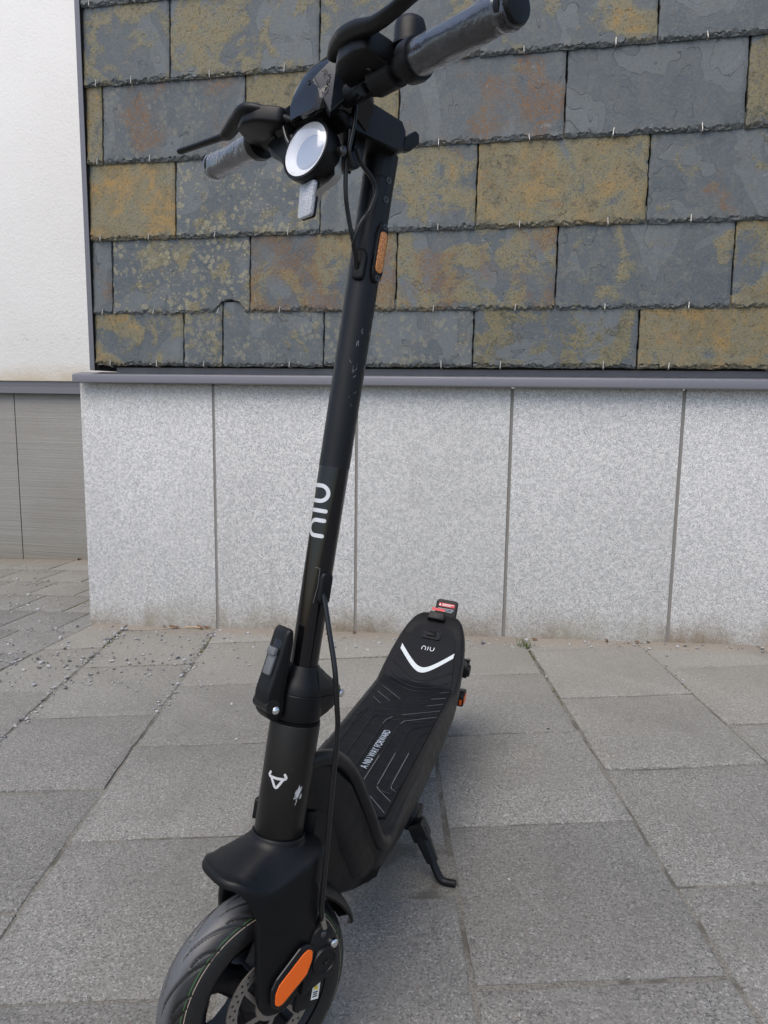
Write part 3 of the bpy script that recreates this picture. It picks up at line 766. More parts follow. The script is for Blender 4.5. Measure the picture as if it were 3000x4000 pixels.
# ---- wheels -------------------------------------------------------------
def tyre_mesh(name, T, par, R=0.120, hw=0.0275, nth=640, nph=85):
    ph = np.linspace(-1.95, 1.95, nph); th = np.linspace(0, 2 * math.pi, nth, endpoint=False)
    TH, PH = np.meshgrid(th, ph, indexing='ij')
    gro = np.zeros_like(TH)
    NG = 13
    for side in (1, -1):
        for k in range(NG):
            for kind, (pa, pb, dth, wd) in enumerate(((0.10, 1.12, 0.66, .0019), (0.60, 1.14, 0.26, .0013))):
                t0 = 2 * math.pi * (k + (0.5 if kind else 0) + (0.25 if side < 0 else 0)) / NG + (0.30 if kind else 0)
                q = PH * side; t = np.clip((q - pa) / (pb - pa), 0, 1)
                thg = t0 + dth * t ** 0.62
                d = (TH - thg + math.pi) % (2 * math.pi) - math.pi
                slope = dth * 0.62 * np.maximum(t, .03) ** (-0.38) / (pb - pa)
                # distance across the groove in metres
                dist = np.abs(d) * R / np.sqrt(1 + (slope * R / 0.0285) ** 2)
                wv = wd * np.sin(np.pi * np.clip(0.12 + 0.88 * t, 0, 1)) ** .5 * 0.5 + .0004
                inside = (q > pa) & (q < pb)
                gro = np.maximum(gro, np.where(inside, np.clip(2.2 - dist / wv * 1.4, 0, 1), 0))
    rad = R - 0.0275 + 0.0275 * np.cos(PH) - 0.0020 * gro
    x = hw * np.sin(PH) * (1 + 0.0 * PH)
    v = np.stack([rad * np.cos(TH), x, rad * np.sin(TH)], -1).reshape(-1, 3)
    f = []
    for i in range(nth):
        k = (i + 1) % nth
        for j in range(nph - 1): f.append((i * nph + j, i * nph + j + 1, k * nph + j + 1, k * nph + j))
    me = bpy.data.meshes.new(name); me.from_pydata([tuple(map(float, T(q))) for q in v], [], f)
    for nm, arr in (('prof', PH), ('groove', gro)):
        at = me.attributes.new(nm, 'FLOAT', 'POINT'); at.data.foreach_set('value', arr.reshape(-1).astype(np.float32))
    return link(name, me, 'tyre_rubber', par, smooth=60)
def wheel(name, T, disc_side=1):
    mb = MB().revolve((0, -0.024, 0), (0, 1, 0), [(0, .080), (0, .0868), (.002, .0885), (.010, .0835), (.038, .0835), (.046, .0885), (.048, .0868), (.048, .080), (.040, .0715), (.008, .0715), (0, .080)], 72, cap=False)
    rim = part(name, mb, 'black_metal', T)
    tyre_mesh('tyre', T, rim)
    mb = MB().revolve((0, -0.036, 0), (0, 1, 0), [(0, .010), (.004, .017), (.012, .031), (.060, .031), (.068, .017), (.072, .010)], 32)
    part('hub', mb, 'black_metal', T, rim)
    for k in range(5):
        a = 2 * math.pi * k / 5 + 0.35; c, s = math.cos(a), math.sin(a)
        mb = MB()
        rings = []
        for rr, wd, hh, tw in ((.021, .0170, .017, 0), (.036, .0145, .014, .06), (.055, .0135, .013, .10), (.0735, .0215, .017, .12)):
            ca, sa = math.cos(a + tw), math.sin(a + tw)
            o = np.array([ca * rr, 0, sa * rr]); e1 = np.array([-sa, 0, ca])
            rings.append([o + e1 * x * wd + np.array([0, y * hh, 0]) for x, y in ((-1, -.6), (-.6, -1), (.6, -1), (1, -.6), (1, .6), (.6, 1), (-.6, 1), (-1, .6))])
        mb.loft(rings); part('spoke', mb, 'black_metal', T, rim)
    circ = lambda r, n, ph=0, cx=0, cy=0: [(cx + r * math.cos(2 * math.pi * i / n + ph), cy + r * math.sin(2 * math.pi * i / n + ph)) for i in range(n)]
    holes = []
    for k in range(30):
        a = 2 * math.pi * k / 30
        for rr, oo in ((.0525, 0), (.0475, .10)):
            holes.append(circ(.0017, 8, 0, rr * math.cos(a + oo), rr * math.sin(a + oo)))
    disc = curve_fill('brake_disc', [circ(.0565, 90), circ(.0432, 60)] + holes, .0018, 'worn_steel', T, rim, (0, disc_side * .0335, 0), (1, 0, 0), (0, 0, 1))
    mb = MB()
    for k in range(6):
        a = 2 * math.pi * k / 6 + .2; o0 = np.array([math.cos(a) * .018, disc_side * .0335, math.sin(a) * .018]); a2 = a + .35; o1 = np.array([math.cos(a2) * .0438, disc_side * .0335, math.sin(a2) * .0438])
        d = o1 - o0; L = np.linalg.norm(d); d /= L; e = np.cross(d, [0, 1, 0])
        mb.box((o0 + o1) / 2, L / 2, .0026, .0008, (d, e, np.cross(d, e)))
    mb.revolve((0, disc_side * .0335 - .0014, 0), (0, 1, 0), [(0, .020), (.0028, .020)], 28)
    part('disc_carrier', mb, 'worn_steel', T, rim)
    return rim
WO = np.array([-0.002, 0.0, 0.002])
wheel('front_wheel', lambda v: TS(np.array(v, float) + WO))
RW = np.array([-0.905, 0.0, -0.0045])
wheel('rear_wheel', lambda v: TF(np.array(v, float) + RW))

# ---- fork ---------------------------------------------------------------
mb = MB()
NA = 56; rings = []
def blend(a, b_, t): t = max(0, min(1, t)); t = t * t * (3 - 2 * t); return a + (b_ - a) * t
def outline(t):
    c, s = math.cos(t), math.sin(t)
    if c >= 0: ax, ex_ = 0.0825, 3.1
    else: ax, ex_ = 0.050, 3.6
    ay = 0.0508
    k = (abs(c) ** ex_ + abs(s) ** ex_) ** (-1 / ex_)
    return ax * c * k, ay * s * k
NR = 17
for i in range(NR):
    t_ = i / (NR - 1); ring = []
    for j in range(NA):
        t = 2 * math.pi * j / NA; px, py = outline(t); c, s_ = math.cos(t), math.sin(t)
        ix, iy = 0.0305 * c, 0.0305 * s_
        fr = blend(0, 1, (px - 0.026) / 0.046); bk = blend(0, 1, (-px - 0.030) / 0.022)
        r_sh = (0.1590 - 0.45 * max(-.044, px)) * (1 - fr) + 0.1560 * fr          # height of the shoulder where the drop begins
        r_end = min(r_sh - .004, 0.098 + 0.049 * fr + 0.040 * bk)          # lower rim
        q1 = min(1, t_ / 0.14); q2 = max(0, min(1, (t_ - .14) / .42)); q3 = max(0, (t_ - .56) / .44)
        k = 0.05 * q1 + 0.83 * q2 + 0.12 * math.sin(min(1, q3 / .62) * math.pi / 2)
        x = ix + (px - ix) * k; y = iy + (py - iy) * k
        z = 0.187 - 0.006 * q1 - (0.181 - r_sh) * q2
        drop = (1 - math.cos(min(1, q3 / .62) * math.pi / 2)) * .40 + max(0, (q3 - .30) / .70) * .60
        z = z + (r_end - r_sh) * min(1, drop) if q3 > 0 else z
        ring.append((x, y, z))
    rings.append(ring)
inner = [(x * .93, y * .93, z + .002) for x, y, z in rings[-1]]
inner2 = [(x * .84, y * .86, min(.160, z + .03)) for x, y, z in rings[-1]]
mb.loft(rings + [inner, inner2], cap=False)
mb.f.append(tuple(len(mb.v) - NA + j for j in range(NA)))
fork = part('fork', mb, 'black_plastic', TS, smooth=65)
mb = MB().revolve((0, 0, .1795), (0, 0, 1), [(0, .0285), (0, .0315), (.006, .0315), (.008, .0300), (.008, .0270)], 48)
part('fork_collar', mb, 'black_plastic', TS, fork)
for sgn in (1, -1):
    lo = [(0.030, .132), (0.039, .118), (0.0405, .100), (0.036, .075), (0.028, .034), (0.0235, .012), (0.014, -.003), (-0.010, -.005), (-0.028, .010), (-0.039, .036), (-0.0405, .070), (-0.0405, .105), (-0.038, .135), (-0.030, .150)]
    mb = MB()
    # lofted leg with a rounded outer face
    outl = round_poly(lo, .010, 3)
    if sgn > 0: mb.prism(outl, (0, .0490, 0), (1, 0, 0), (0, 0, 1), .0125, .0045, 3)
    else: mb.prism(outl, (0, -.0375, 0), (1, 0, 0), (0, 0, 1), .0125, .0045, 3)
    leg = part('fork_leg', mb, 'black_plastic', TS)
    ho = [(-.0425, .045), (-.0415, .060), (-.032, .0665), (-.021, .064), (.006, .034), (.0105, .022), (.0075, .004), (-.001, -.001), (-.009, .001), (-.037, .028)]
    oo = [(-.0395, .047), (-.0385, .0575), (-.032, .0605), (-.026, .057), (.0015, .028), (.0045, .018), (.003, .006), (-.002, .003), (-.0075, .005), (-.035, .031)]
    ho = round_poly([(x + .0045, y + .0085) for x, y in ho], .0025, 3); oo = round_poly([(x + .0045, y + .0085) for x, y in oo], .0022, 3)
    if sgn > 0:
        part('reflector_housing', MB().prism(ho, (0, .0550, 0), (1, 0, 0), (0, 0, 1), .0055, .0022, 3), 'gloss_black', TS, leg)
        part('orange_reflector', MB().prism(oo, (0, .0556, 0), (1, 0, 0), (0, 0, 1), .0012, .0004, 1), 'orange_reflector', TS, leg)
    else:
        part('reflector_housing', MB().prism(ho, (0, -.0495, 0), (1, 0, 0), (0, 0, 1), .0055, .0022, 3), 'gloss_black', TS, leg)
        part('orange_reflector', MB().prism(oo, (0, -.0544, 0), (1, 0, 0), (0, 0, 1), .0012, .0004, 1), 'orange_reflector', TS, leg)
# rear mudguard of the front wheel
rings = []
for i in range(16):
    t = i / 15; an = RAD(90 + 12 + t * 54); Rr = .136 + .007 * t; hw_ = .034 * (1 - .15 * t) * (1 if t < .8 else math.sqrt(max(.08, 1 - ((t - .8) / .2) ** 2)))
    ring = []
    for k in range(9):
        y = -1 + 2 * k / 8; ring.append((Rr * math.cos(an) - .002, hw_ * y, Rr * math.sin(an)) if False else (math.cos(an) * (Rr - .010 * y * y), hw_ * y, math.sin(an) * (Rr - .010 * y * y)))
    for k in range(8, -1, -1):
        y = -1 + 2 * k / 8; ring.append((math.cos(an) * (Rr - .0026 - .010 * y * y), hw_ * y * .94, math.sin(an) * (Rr - .0026 - .010 * y * y)))
    rings.append(ring)
part('mudguard', MB().loft(rings), 'black_plastic', TS)
# brake caliper on the left leg
mb = MB().prism(round_poly([(-.030, .010), (-.050, .018), (-.066, .026), (-.075, .044), (-.073, .062), (-.064, .070), (-.062, .086), (-.048, .092), (-.036, .084), (-.030, .060)], .004, 3), (0, .052, 0), (1, 0, 0), (0, 0, 1), .026, .002, 2)
cal = part('brake_caliper', mb, 'black_metal', TS)
mb = MB().revolve((-.0545, .050, .048), (0, 1, 0), [(0, .0165), (.0045, .0165), (.0060, .0155), (.0060, .0135), (.0050, .0130), (.0050, .004), (.0035, .0035), (.0035, .0005)], 36)
part('adjuster_cap', mb, 'black_metal', TS, cal)
mb = MB().revolve((-.066, .050, .0655), (0, 1, 0), [(0, .0052), (.004, .0052), (.0055, .0036), (.0058, .0005)], 20)
part('bolt', mb, 'chrome', TS, cal)
mb = MB().revolve((-.0485, .050, .0800), (0, 1, 0), [(0, .0040), (.003, .0040), (.0042, .0025), (.0044, .0005)], 16)
part('bolt', mb, 'dark_steel', TS, cal)
mb = MB().tube([(-.040, .0545, .108), (-.043, .0545, .098), (-.047, .0545, .089)], [.0031, .0034, .0030], n=12, sub=4)
part('cable_ferrule', mb, 'worn_steel', TS, cal)
mb = MB().prism(round_poly([(-.058, -.012), (-.028, -.012), (-.028, .020), (-.064, .026), (-.066, .010)], .004, 3), (0, .046, 0), (1, 0, 0), (0, 0, 1), .006, .0015, 2)
part('caliper_mount', mb, 'black_metal', TS, cal)
so, sx_, sz_ = (-.0545, .0463, .0085), (1, 0, .05), (0, 0, 1)
part('warning_sticker', MB().prism([(-.0052, -.0105), (.0052, -.0105), (.0052, .0105), (-.0052, .0105)], so, sx_, sz_, -.0003), 'sticker_white', TS, cal)
part('warning_triangle', MB().prism([(-.0036, .0010), (.0036, .0020), (.0006, .0085)], (so[0], so[1] + .0004, so[2]), sx_, sz_, -.0003), 'sticker_yellow', TS, cal)
mb = MB()
for k in range(3): mb.box((so[0] + .0002, so[1] + .0005, so[2] - .0015 - k * .0026), .0034 - .0006 * (k % 2), .0002, .0006)
part('sticker_print', mb, 'dark_cavity', TS, cal)

# ---- head tube, stem, folding clamp ------------------------------------
def cyl_place(R0, r_ref, T=None, ang0=0.0):
    """(x along the axis downwards is -), y arc -> point on a cylinder about the axis"""
    def pl(q):
        r, a = q; return (R0(r) * math.cos(a + ang0), R0(r) * math.sin(a + ang0), r)
    return pl
# the head tube belongs to the frame: axis direction = steering axis, forward = frame forward
AX = SF @ np.array([0, 0, 1.0]); FF = np.array([1.0, 0, 0]) - AX * AX[0]; FF /= np.linalg.norm(FF); LL = np.cross(AX, FF)
def TH_(v): a = FF * v[0] + LL * v[1] + AX * v[2]; return (a[0], a[1], a[2] + HB)
mb = MB().revolve((0, 0, 0), (0, 0, 1), [(.1885, .024), (.1885, .0281), (.1900, .0287), (.250, .0290), (.3175, .0295), (.3190, .0291), (.3192, .024)], 64)
head = part('head_tube', mb, 'tube_paint', TH_, smooth=30)
mb = MB().revolve((0, 0, 0), (0, 0, 1), [(.184, .026), (.184, .0272), (.1890, .0272), (.1890, .026)], 48)
part('bearing_ring', mb, 'cable_black', TH_, head)
place = lambda q: (0.02935 * math.cos(q[0] / .0294), 0.02935 * math.sin(q[0] / .0294), q[1])
# emblem: handlebar hooks over a small triangle
cx = -0.0010; 
emb = [[(cx - .0098, .2632), (cx - .0112, .2602), (cx - .0100, .2585), (cx - .0065, .2582), (cx, .2580), (cx + .0065, .2584), (cx + .0096, .2590), (cx + .0104, .2607), (cx + .0085, .2638)],
       [(cx - .0078, .2580), (cx - .0050, .2535), (cx - .0018, .2485), (cx - .0002, .2474), (cx + .0016, .2485), (cx + .0046, .2535), (cx + .0074, .2584)]]
def densify(l, n=4):
    o = []
    for a, c in zip(l[:-1], l[1:]):
        for k in range(n): o.append((a[0] + (c[0] - a[0]) * k / n, a[1] + (c[1] - a[1]) * k / n))
    return o + [l[-1]]
part('emblem', strokes([densify(l) for l in emb], .0030, place), 'decal_silver', TH_, head)
scr = []
for k in range(30):
    x0 = .0265 + rnd.gauss(0, .0022); z0 = .2435 + rnd.gauss(0, .0045); L = abs(rnd.gauss(.0022, .0012))
    scr.append([(x0 - L * .35, z0 - L), (x0, z0), (x0 + L * .3, z0 + L)])
part('paint_scrape', strokes(scr, .0007, lambda q: (0.02925 * math.cos(q[0] / .0294), 0.02925 * math.sin(q[0] / .0294), q[1])), 'decal_silver', TH_, head)['kind'] = 'stuff'
mb = MB().prism(round_poly([(-.006, -.012), (.006, -.012), (.006, .012), (-.006, .012)], .003), (-.003, -.033, .206), (1, 0, 0), (0, 0, 1), -.006, .001)
part('cable_port', mb, 'black_plastic', TH_, head)

def SR(r): return .0163 + (.0178 - .0163) * (r - .385) / .235 if r < .62 else .0178 + (.0187 - .0178) * (r - .62) / .36
mb = MB().revolve((0, 0, 0), (0, 0, 1), [(.370, SR(.37))] + [(r, SR(r)) for r in np.linspace(.38, .6178, 8)] + [(.6178, SR(.6178) - .0006)], 64)
stem = part('stem', mb, 'gloss_black', TS)
mb = MB().revolve((0, 0, 0), (0, 0, 1), [(.6178, .0150), (.6178, SR(.62) + .0002)] + [(r, SR(r) + .0002) for r in np.linspace(.63, .952, 8)] + [(.9525, SR(.95) - .0002), (.9535, SR(.95) - .0002), (.954, SR(.95) + .0004), (.984, SR(.98) + .0004), (.984, .015)], 64)
part('stem_upper', mb, 'black_metal', TS, stem, smooth=30)
ln, Wd = niu_lines(.0195, .005)
# reading down the tube, letter tops towards the left side
def stem_pl(q): r = .5945 - q[0]; a = (q[1] - .0045) / .0178; R0 = SR(r) + .0004; return (R0 * math.cos(a), R0 * math.sin(a), r)
sc_ = .0575 / Wd
part('wordmark', strokes([[(x * sc_, y) for x, y in l] for l in ln], .0046, stem_pl), 'decal_silver', TS, stem)
# scratches on the stem
scr = []
for (r0, a0, n_) in ((.768, 74, 6), (.732, 72, 7), (.735, 122, 6), (.700, 78, 3), (.790, 126, 5), (.660, 122, 4), (.560, 130, 3), (.77, 124, 4)):
    for k in range(n_):
        r1 = r0 + rnd.gauss(0, .006); a1 = RAD(a0 + rnd.gauss(0, 5)); L = abs(rnd.gauss(.0035, .002)); d = rnd.gauss(0, .05)
        scr.append([(a1, r1), (a1 + d, r1 + L * .5), (a1 + d * 1.6 + rnd.gauss(0, .03), r1 + L)])
def scp(q): R0 = SR(q[1]) + .00045; return (R0 * math.cos(q[0]), R0 * math.sin(q[0]), q[1])
mbs = MB()
for l in scr:
    wdt = rnd.choice((.0002, .0003, .0005))
    t = strokes([[(a * .018, r) for a, r in l]], wdt, lambda q: scp((q[0] / .018, q[1])), 2); mbs.add(t.v, t.f)
part('scratches', mbs, 'scratch_grey', TS, stem)['kind'] = 'stuff'
# amber side reflector and screws
def side_frame(ang, r, R0):
    a = RAD(ang); o = np.array([R0 * math.cos(a), R0 * math.sin(a), r]); n_ = np.array([math.cos(a), math.sin(a), 0]); e = np.array([-math.sin(a), math.cos(a), 0]); return o, e, np.array([0, 0, 1.0]), n_
for ang in (98, -98):
    o, ex, ey, nn = side_frame(ang, .868, .0165)
    out = [(x * .0085, .034 * math.copysign(1, y) * 0 + y) for x, y in [(-1, -.022), (-.75, -.030), (-.35, -.0345), (.35, -.0345), (.75, -.030), (1, -.022), (1, .022), (.75, .030), (.35, .0345), (-.35, .0345), (-.75, .030), (-1, .022)]]
    ez_s = 1 if np.dot(np.cross(ex, ey), nn) > 0 else -1
    ho = part('side_reflector_base', MB().prism(out, o, ex * ez_s, ey, .0065, .002, 3), 'black_plastic', TS, stem)
    am = round_poly([(-.0060, -.0235), (.0060, -.0235), (.0060, .0235), (-.0060, .0235)], .0062, 5)
    part('side_reflector', MB().prism(am, o + nn * .0060, ex * ez_s, ey, .0018, .0010, 2), 'amber_reflector', TS, stem)
    for dz in (-.0295, .0295):
        part('screw', MB().revolve(o + ey * dz + nn * .006, nn, [(0, .0036), (.0010, .0036), (.0012, .0030), (.0009, .0024), (.0009, .0016), (.0002, .0014), (.0002, .0002)], 18), 'dark_steel', TS, stem)
    for r in (.951, .929):
        o2, _, _, n2 = side_frame(ang - 4 if ang > 0 else ang + 4, r, .0180)
        part('screw', MB().revolve(o2, n2, [(0, .0040), (.0014, .0040), (.0017, .0032), (.0012, .0024), (.0012, .0016), (.0002, .0014), (.0002, .0002)], 18), 'dark_steel', TS, stem)
# cable guides
o, ex, ey, nn = side_frame(35, .852, .0160)
mb = MB().prism(round_poly([(-.0075, -.020), (.0075, -.020), (.0085, .008), (.004, .016), (-.004, .016), (-.0085, .008)], .006, 4), o, ex, ey, .0075, .003, 3)
part('cable_grommet', mb, 'black_plastic', TS, stem)
o, ex, ey, nn = side_frame(88, .478, .0140)
mb = MB().prism(round_poly([(-.0080, -.019), (.0080, -.019), (.0080, .019), (-.0080, .019)], .0078, 5), o, ex, ey, .0085, .003, 3)
part('cable_grommet', mb, 'black_plastic', TS, stem)
# cable tie end and tape mark
part('tape_mark', strokes([densify([(-.0, .5005), (.0055, .5005), (.0060, .480), (.0035, .460)], 6)], .00025, lambda q: scp((RAD(42) + q[0] / .018, q[1]))), 'scratch_grey', TS, stem)

# folding clamp
mb = MB().revolve((0, 0, 0), (0, 0, 1), [(.3185, .0275), (.3200, .0283), (.3215, .0290), (.3215, .0262), (.3225, .0272), (.328, .0286), (.340, .0290), (.3525, .0290), (.3533, .0284), (.3541, .0290), (.359, .0286), (.366, .0262), (.375, .0218), (.383, .0196), (.3855, .0185), (.3855, .016)], 64)
clamp = part('folding_clamp', mb, 'black_plastic', TS, smooth=30)
mb = MB()
for z0, z1, pr_ in ((.3335, .3530, [(-.008, .0275), (-.030, .021), (-.046, .0145), (-.0525, .008), (-.0525, -.008), (-.046, -.0145), (-.030, -.021), (-.008, -.0275)]),):
    rings = []
    for z, k in ((.324, .50), (.330, .70), (.337, .88), (.344, .98), (.3528, 1.0)): rings.append([(-.008 + (x + .008) * k, y * (.55 + .45 * k), z) for x, y in pr_])
    mb.loft(rings)
    rings = []
    for z, k in ((.3538, 1.0), (.3595, .99), (.364, .90), (.369, .72), (.375, .50), (.382, .30)): rings.append([(-.008 + (x + .008) * k, y * (.55 + .45 * k), z) for x, y in pr_])
    mb.loft(rings)
part('hinge_block', mb, 'black_plastic', TS, clamp, smooth=50)
part('hinge_nut', MB().revolve((-.0535, 0.006, .3515), (-.3, 1, 0), [(-.004, .0048), (.004, .0048), (.0052, .0036), (.0054, .001)], 14), 'chrome', TS, clamp)
# lever at the front of the clamp
lev = [(.029, .3255), (.038, .3215), (.048, .329), (.0525, .342), (.0530, .355), (.0490, .372), (.0450, .392), (.0415, .414), (.0390, .4255), (.0345, .4295), (.0300, .427), (.0280, .416), (.0280, .396), (.0285, .370), (.0285, .350), (.026, .338)]
mb = MB()
rings = []
lv = round_poly(lev, .006, 3)
mb.prism(lv, (0, .0150, 0), (1, 0, 0), (0, 0, 1), .030, .0040, 3)
lever = part('folding_lever', mb, 'black_plastic', TS, clamp)
part('lever_pivot', MB().revolve((.0390, .0142, .3365), (0, 1, 0), [(0, .0050), (.0018, .0050), (.0034, .0036), (.0042, .0018), (.0043, .0003)], 24), 'chrome', TS, clamp)
nd = np.array([.98, 0, .20]); nd /= np.linalg.norm(nd); td = np.array([-.20, 0, .98]); sd_ = np.array([0, 1.0, 0])
cc = np.array([.0442, .002, .393])
part('latch_recess', MB().prism(round_poly([(-.0080, -.021), (.0080, -.021), (.0080, .022), (-.0080, .022)], .003), cc + nd * (-.0030), sd_, td, .0045, .0004), 'cable_black', TS, clamp)
part('latch_button', MB().prism(round_poly([(-.0072, -.019), (.0072, -.019), (.0072, .006), (-.0072, .006)], .0025), cc + nd * (.0008), sd_, td, .0038, .0012), 'grey_plastic', TS, clamp)
part('latch_button', MB().prism(round_poly([(-.0078, .003), (.0078, .003), (.0078, .0125), (-.0078, .0125)], .0025), cc + nd * (.0020), sd_, td, .0056, .0016), 'grey_plastic', TS, clamp)
mb = MB().tube([(.044, -.0155, .341), (.044, .0155, .341)], .0085, n=20, sub=2)
part('lever_spring', mb, 'cable_black', TS, clamp)

# ---- frame body, neck, rails -------------------------------------------
def ring_sec(f, w, ut, ub, top_in=.010, low_in=.016, nrm=None):
    """closed cross-section across the body at station f"""
    h = ut - ub
    p = [(-w + top_in, ut), (w - top_in, ut), (w - .003, ut - .004), (w, ut - .5 * h * .55), (w - .001, ut - .6 * h), (w - low_in * .5, ub + .12 * h), (w - low_in, ub), (-w + low_in, ub), (-w + low_in * .5, ub + .12 * h), (-w + .001, ut - .6 * h), (-w, ut - .5 * h * .55), (-w + .003, ut - .004)]
    return [(f, s, u) for s, u in p]
st = [(-.195, .080, .070, .034), (-.205, .085, .076, .026), (-.225, .089, .082, .020), (-.26, .090, .0865, .010), (-.32, .090, .0875, -.004), (-.42, .090, .0875, -.017), (-.55, .090, .0875, -.020), (-.68, .090, .0875, -.010), (-.745, .090, .0875, .008), (-.765, .0895, .0895, .018), (-.80, .0875, .1085, .040), (-.84, .083, .1318, .072), (-.88, .076, .1555, .100), (-.905, .069, .171, .118), (-.925, .060, .1835, .128), (-.940, .050, .1895, .134), (-.951, .038, .1885, .140), (-.956, .028, .1820, .144)]
rings = [ring_sec(f, w, t, b_) for f, w, t, b_ in st]
mb = MB().loft(rings)
body = part('deck_body', mb, 'deck_shell', TF, smooth=50)
bv = body.modifiers.new('bevel', 'BEVEL'); bv.width = .0035; bv.segments = 2; bv.limit_method = 'ANGLE'; bv.angle_limit = RAD(28)
# neck that climbs to the head tube
rl = [(-.262, .072, .084), (-.228, .074, .083), (-.198, .098, .079), (-.172, .150, .068), (-.141, .214, .050), (-.106, .250, .040), (-.076, .264, .030), (-.046, .266, .020)]
rings = []
for i, (f, u, w_) in enumerate(rl):
    th = .034
    a = rl[max(0, i - 1)]; c = rl[min(len(rl) - 1, i + 1)]; d = np.array([c[0] - a[0], c[1] - a[1]]); d /= np.linalg.norm(d); nrm_ = np.array([-d[1], d[0]])
    f, u = f - nrm_[0] * (th - .002), u - nrm_[1] * (th - .002)
    ring = []
    for s, k in ((-.82, 1), (.82, 1), (1, .72), (1, .0), (.93, -.7), (.7, -1), (-.7, -1), (-.93, -.7), (-1, 0), (-1, .72)):
        ring.append((f + nrm_[0] * th * k, s * w_, u + nrm_[1] * th * k))
    rings.append(ring)
mb = MB().loft(rings)
neck = part('neck', mb, 'black_plastic', TF, smooth=45)
bv = neck.modifiers.new('bevel', 'BEVEL'); bv.width = .006; bv.segments = 3; bv.limit_method = 'ANGLE'; bv.angle_limit = RAD(30)
rail = [(-.46, .084, .0760), (-.33, .0845, .0755), (-.268, .0855, .0735), (-.228, .0855, .0735), (-.198, .0805, .098), (-.172, .0695, .150), (-.141, .0515, .214), (-.106, .0415, .250), (-.076, .0315, .264), (-.046, .018, .267)]
for sgn in (1, -1):
    pts = rail if sgn > 0 else mirror(rail)
    mb = MB().tube(pts, [.0070, .0085, .0095, .0102, .0102, .0098, .0096, .0096, .0096, .0092], n=18, sub=8)
    part('frame_rail', mb, 'tube_paint' if False else 'black_metal', TF, smooth=60)
# front underside cover panel between the rails and the nose
mb = MB()
cov = [(-.075, .215), (-.062, .175), (-.066, .130), (-.085, .085), (-.120, .050), (-.165, .034), (-.205, .030), (-.235, .040), (-.222, .068), (-.190, .098), (-.164, .150), (-.132, .210), (-.100, .240)]
rings = []
for s, k in ((-1, .90), (-.93, .97), (-.7, 1.0), (.7, 1.0), (.93, .97), (1, .90)):
    ring = []
    for f, u in cov:
        w_ = .036 + (.0865 - .036) * max(0, min(1, (-f - .080) / .125))
        cf, cu_ = -.145, .12
        ring.append((cf + (f - cf) * k, s * w_, cu_ + (u - cu_) * k))
    rings.append(ring)
mb.loft(rings)
part('neck_cover', mb, 'black_plastic', TF, smooth=45)

# ---- mat ----------------------------------------------------------------
def ud(f): return .0905 if f > -.760 else .0905 + math.tan(RAD(30)) * (-.760 - f)
def on_mat(f, s, h=0.0):
    if f > -.752: return (f, s, .0905 + h)
    if f < -.768:
        return (f + h * math.sin(RAD(30)) , s, ud(f) + h * math.cos(RAD(30)))
    t = (-.752 - f) / .016; u0 = .0905 + .5 * math.tan(RAD(30)) * .016 * t * t
    a = RAD(30) * t; return (f + h * math.sin(a), s, u0 + h * math.cos(a))
mo = [(-.262, .0745), (-.256, .070), (-.232, .010), (-.228, 0), (-.232, -.010), (-.256, -.070), (-.262, -.0745)]
def mat_half(f):
    if f > -.262: return max(.001, .0745 * ((f + .228) / -.034))
    if f > -.745: return .0745
    if f > -.835: return .0745 - (.0745 - .0600) * ((-.745 - f) / .09) ** 1.15
    if f > -.893: return .0600 - (.0600 - .0440) * ((-.835 - f) / .058) ** 1.3
    t = min(1, (-.893 - f) / .014); return .0440 - .0300 * (1 - math.sqrt(1 - t * t)) - .004 * t
fs = list(np.linspace(-.230, -.262, 7)) + list(np.linspace(-.30, -.745, 10)) + list(np.linspace(-.750, -.770, 6)) + list(np.linspace(-.78, -.89, 10)) + list(np.linspace(-.893, -.9069, 8))
rings = []
for f in fs:
    hwid = mat_half(f); q = []
    for k in range(9): q.append(on_mat(f, -hwid + 2 * hwid * k / 8, 0.0))
    rings.append(q)
vs = [p for r in rings for p in r]; nn_ = 9; fcs = []
for i in range(len(rings) - 1):
    for k in range(nn_ - 1): fcs.append((i * nn_ + k, i * nn_ + k + 1, (i + 1) * nn_ + k + 1, (i + 1) * nn_ + k))
mb = MB().add(vs, fcs)
# rim skirt
bd = [r[0] for r in rings] + [p for p in rings[-1][1:-1]] + [r[-1] for r in reversed(rings)] + [p for p in reversed(rings[0][1:-1])]
low_ = [(x, y * 1.012, z - .006) for x, y, z in bd]; o0 = len(mb.v); n_ = len(bd)
mb.add(bd + low_, [(i, (i + 1) % n_, n_ + (i + 1) % n_, n_ + i) for i in range(n_)])
matp = part('deck_mat', mb, 'mat_rubber', TF, smooth=45)
# chevron
def poly_on_mat(pts, h, n=1):
    return [on_mat(f, s, h) for f, s in pts]
def chev(fa, side_f, wd, hs, h0, name, matn, rr=.03, n=24):
    """V stripe: apex at fa (s=0), arms reach side_f at s=+-hs"""
    up = []; lo_ = []
    for i in range(n + 1):
        s = -hs + 2 * hs * i / n; k = math.sqrt(s * s + rr * rr) - rr; kk = math.sqrt(hs * hs + rr * rr) - rr
        f = fa + (side_f - fa) * k / kk
        up.append((f, s)); lo_.append((f - wd, s))
    vs = [on_mat(f, s, h0) for f, s in up] + [on_mat(f, s, h0) for f, s in lo_]; m2 = n + 1
    return MB().add(vs, [(i, i + 1, m2 + i + 1, m2 + i) for i in range(n)])
part('chevron_stripe', chev(-.786, -.833, .0125, .0590, .0006, '', '', .020), 'stripe_white', TF, matp)
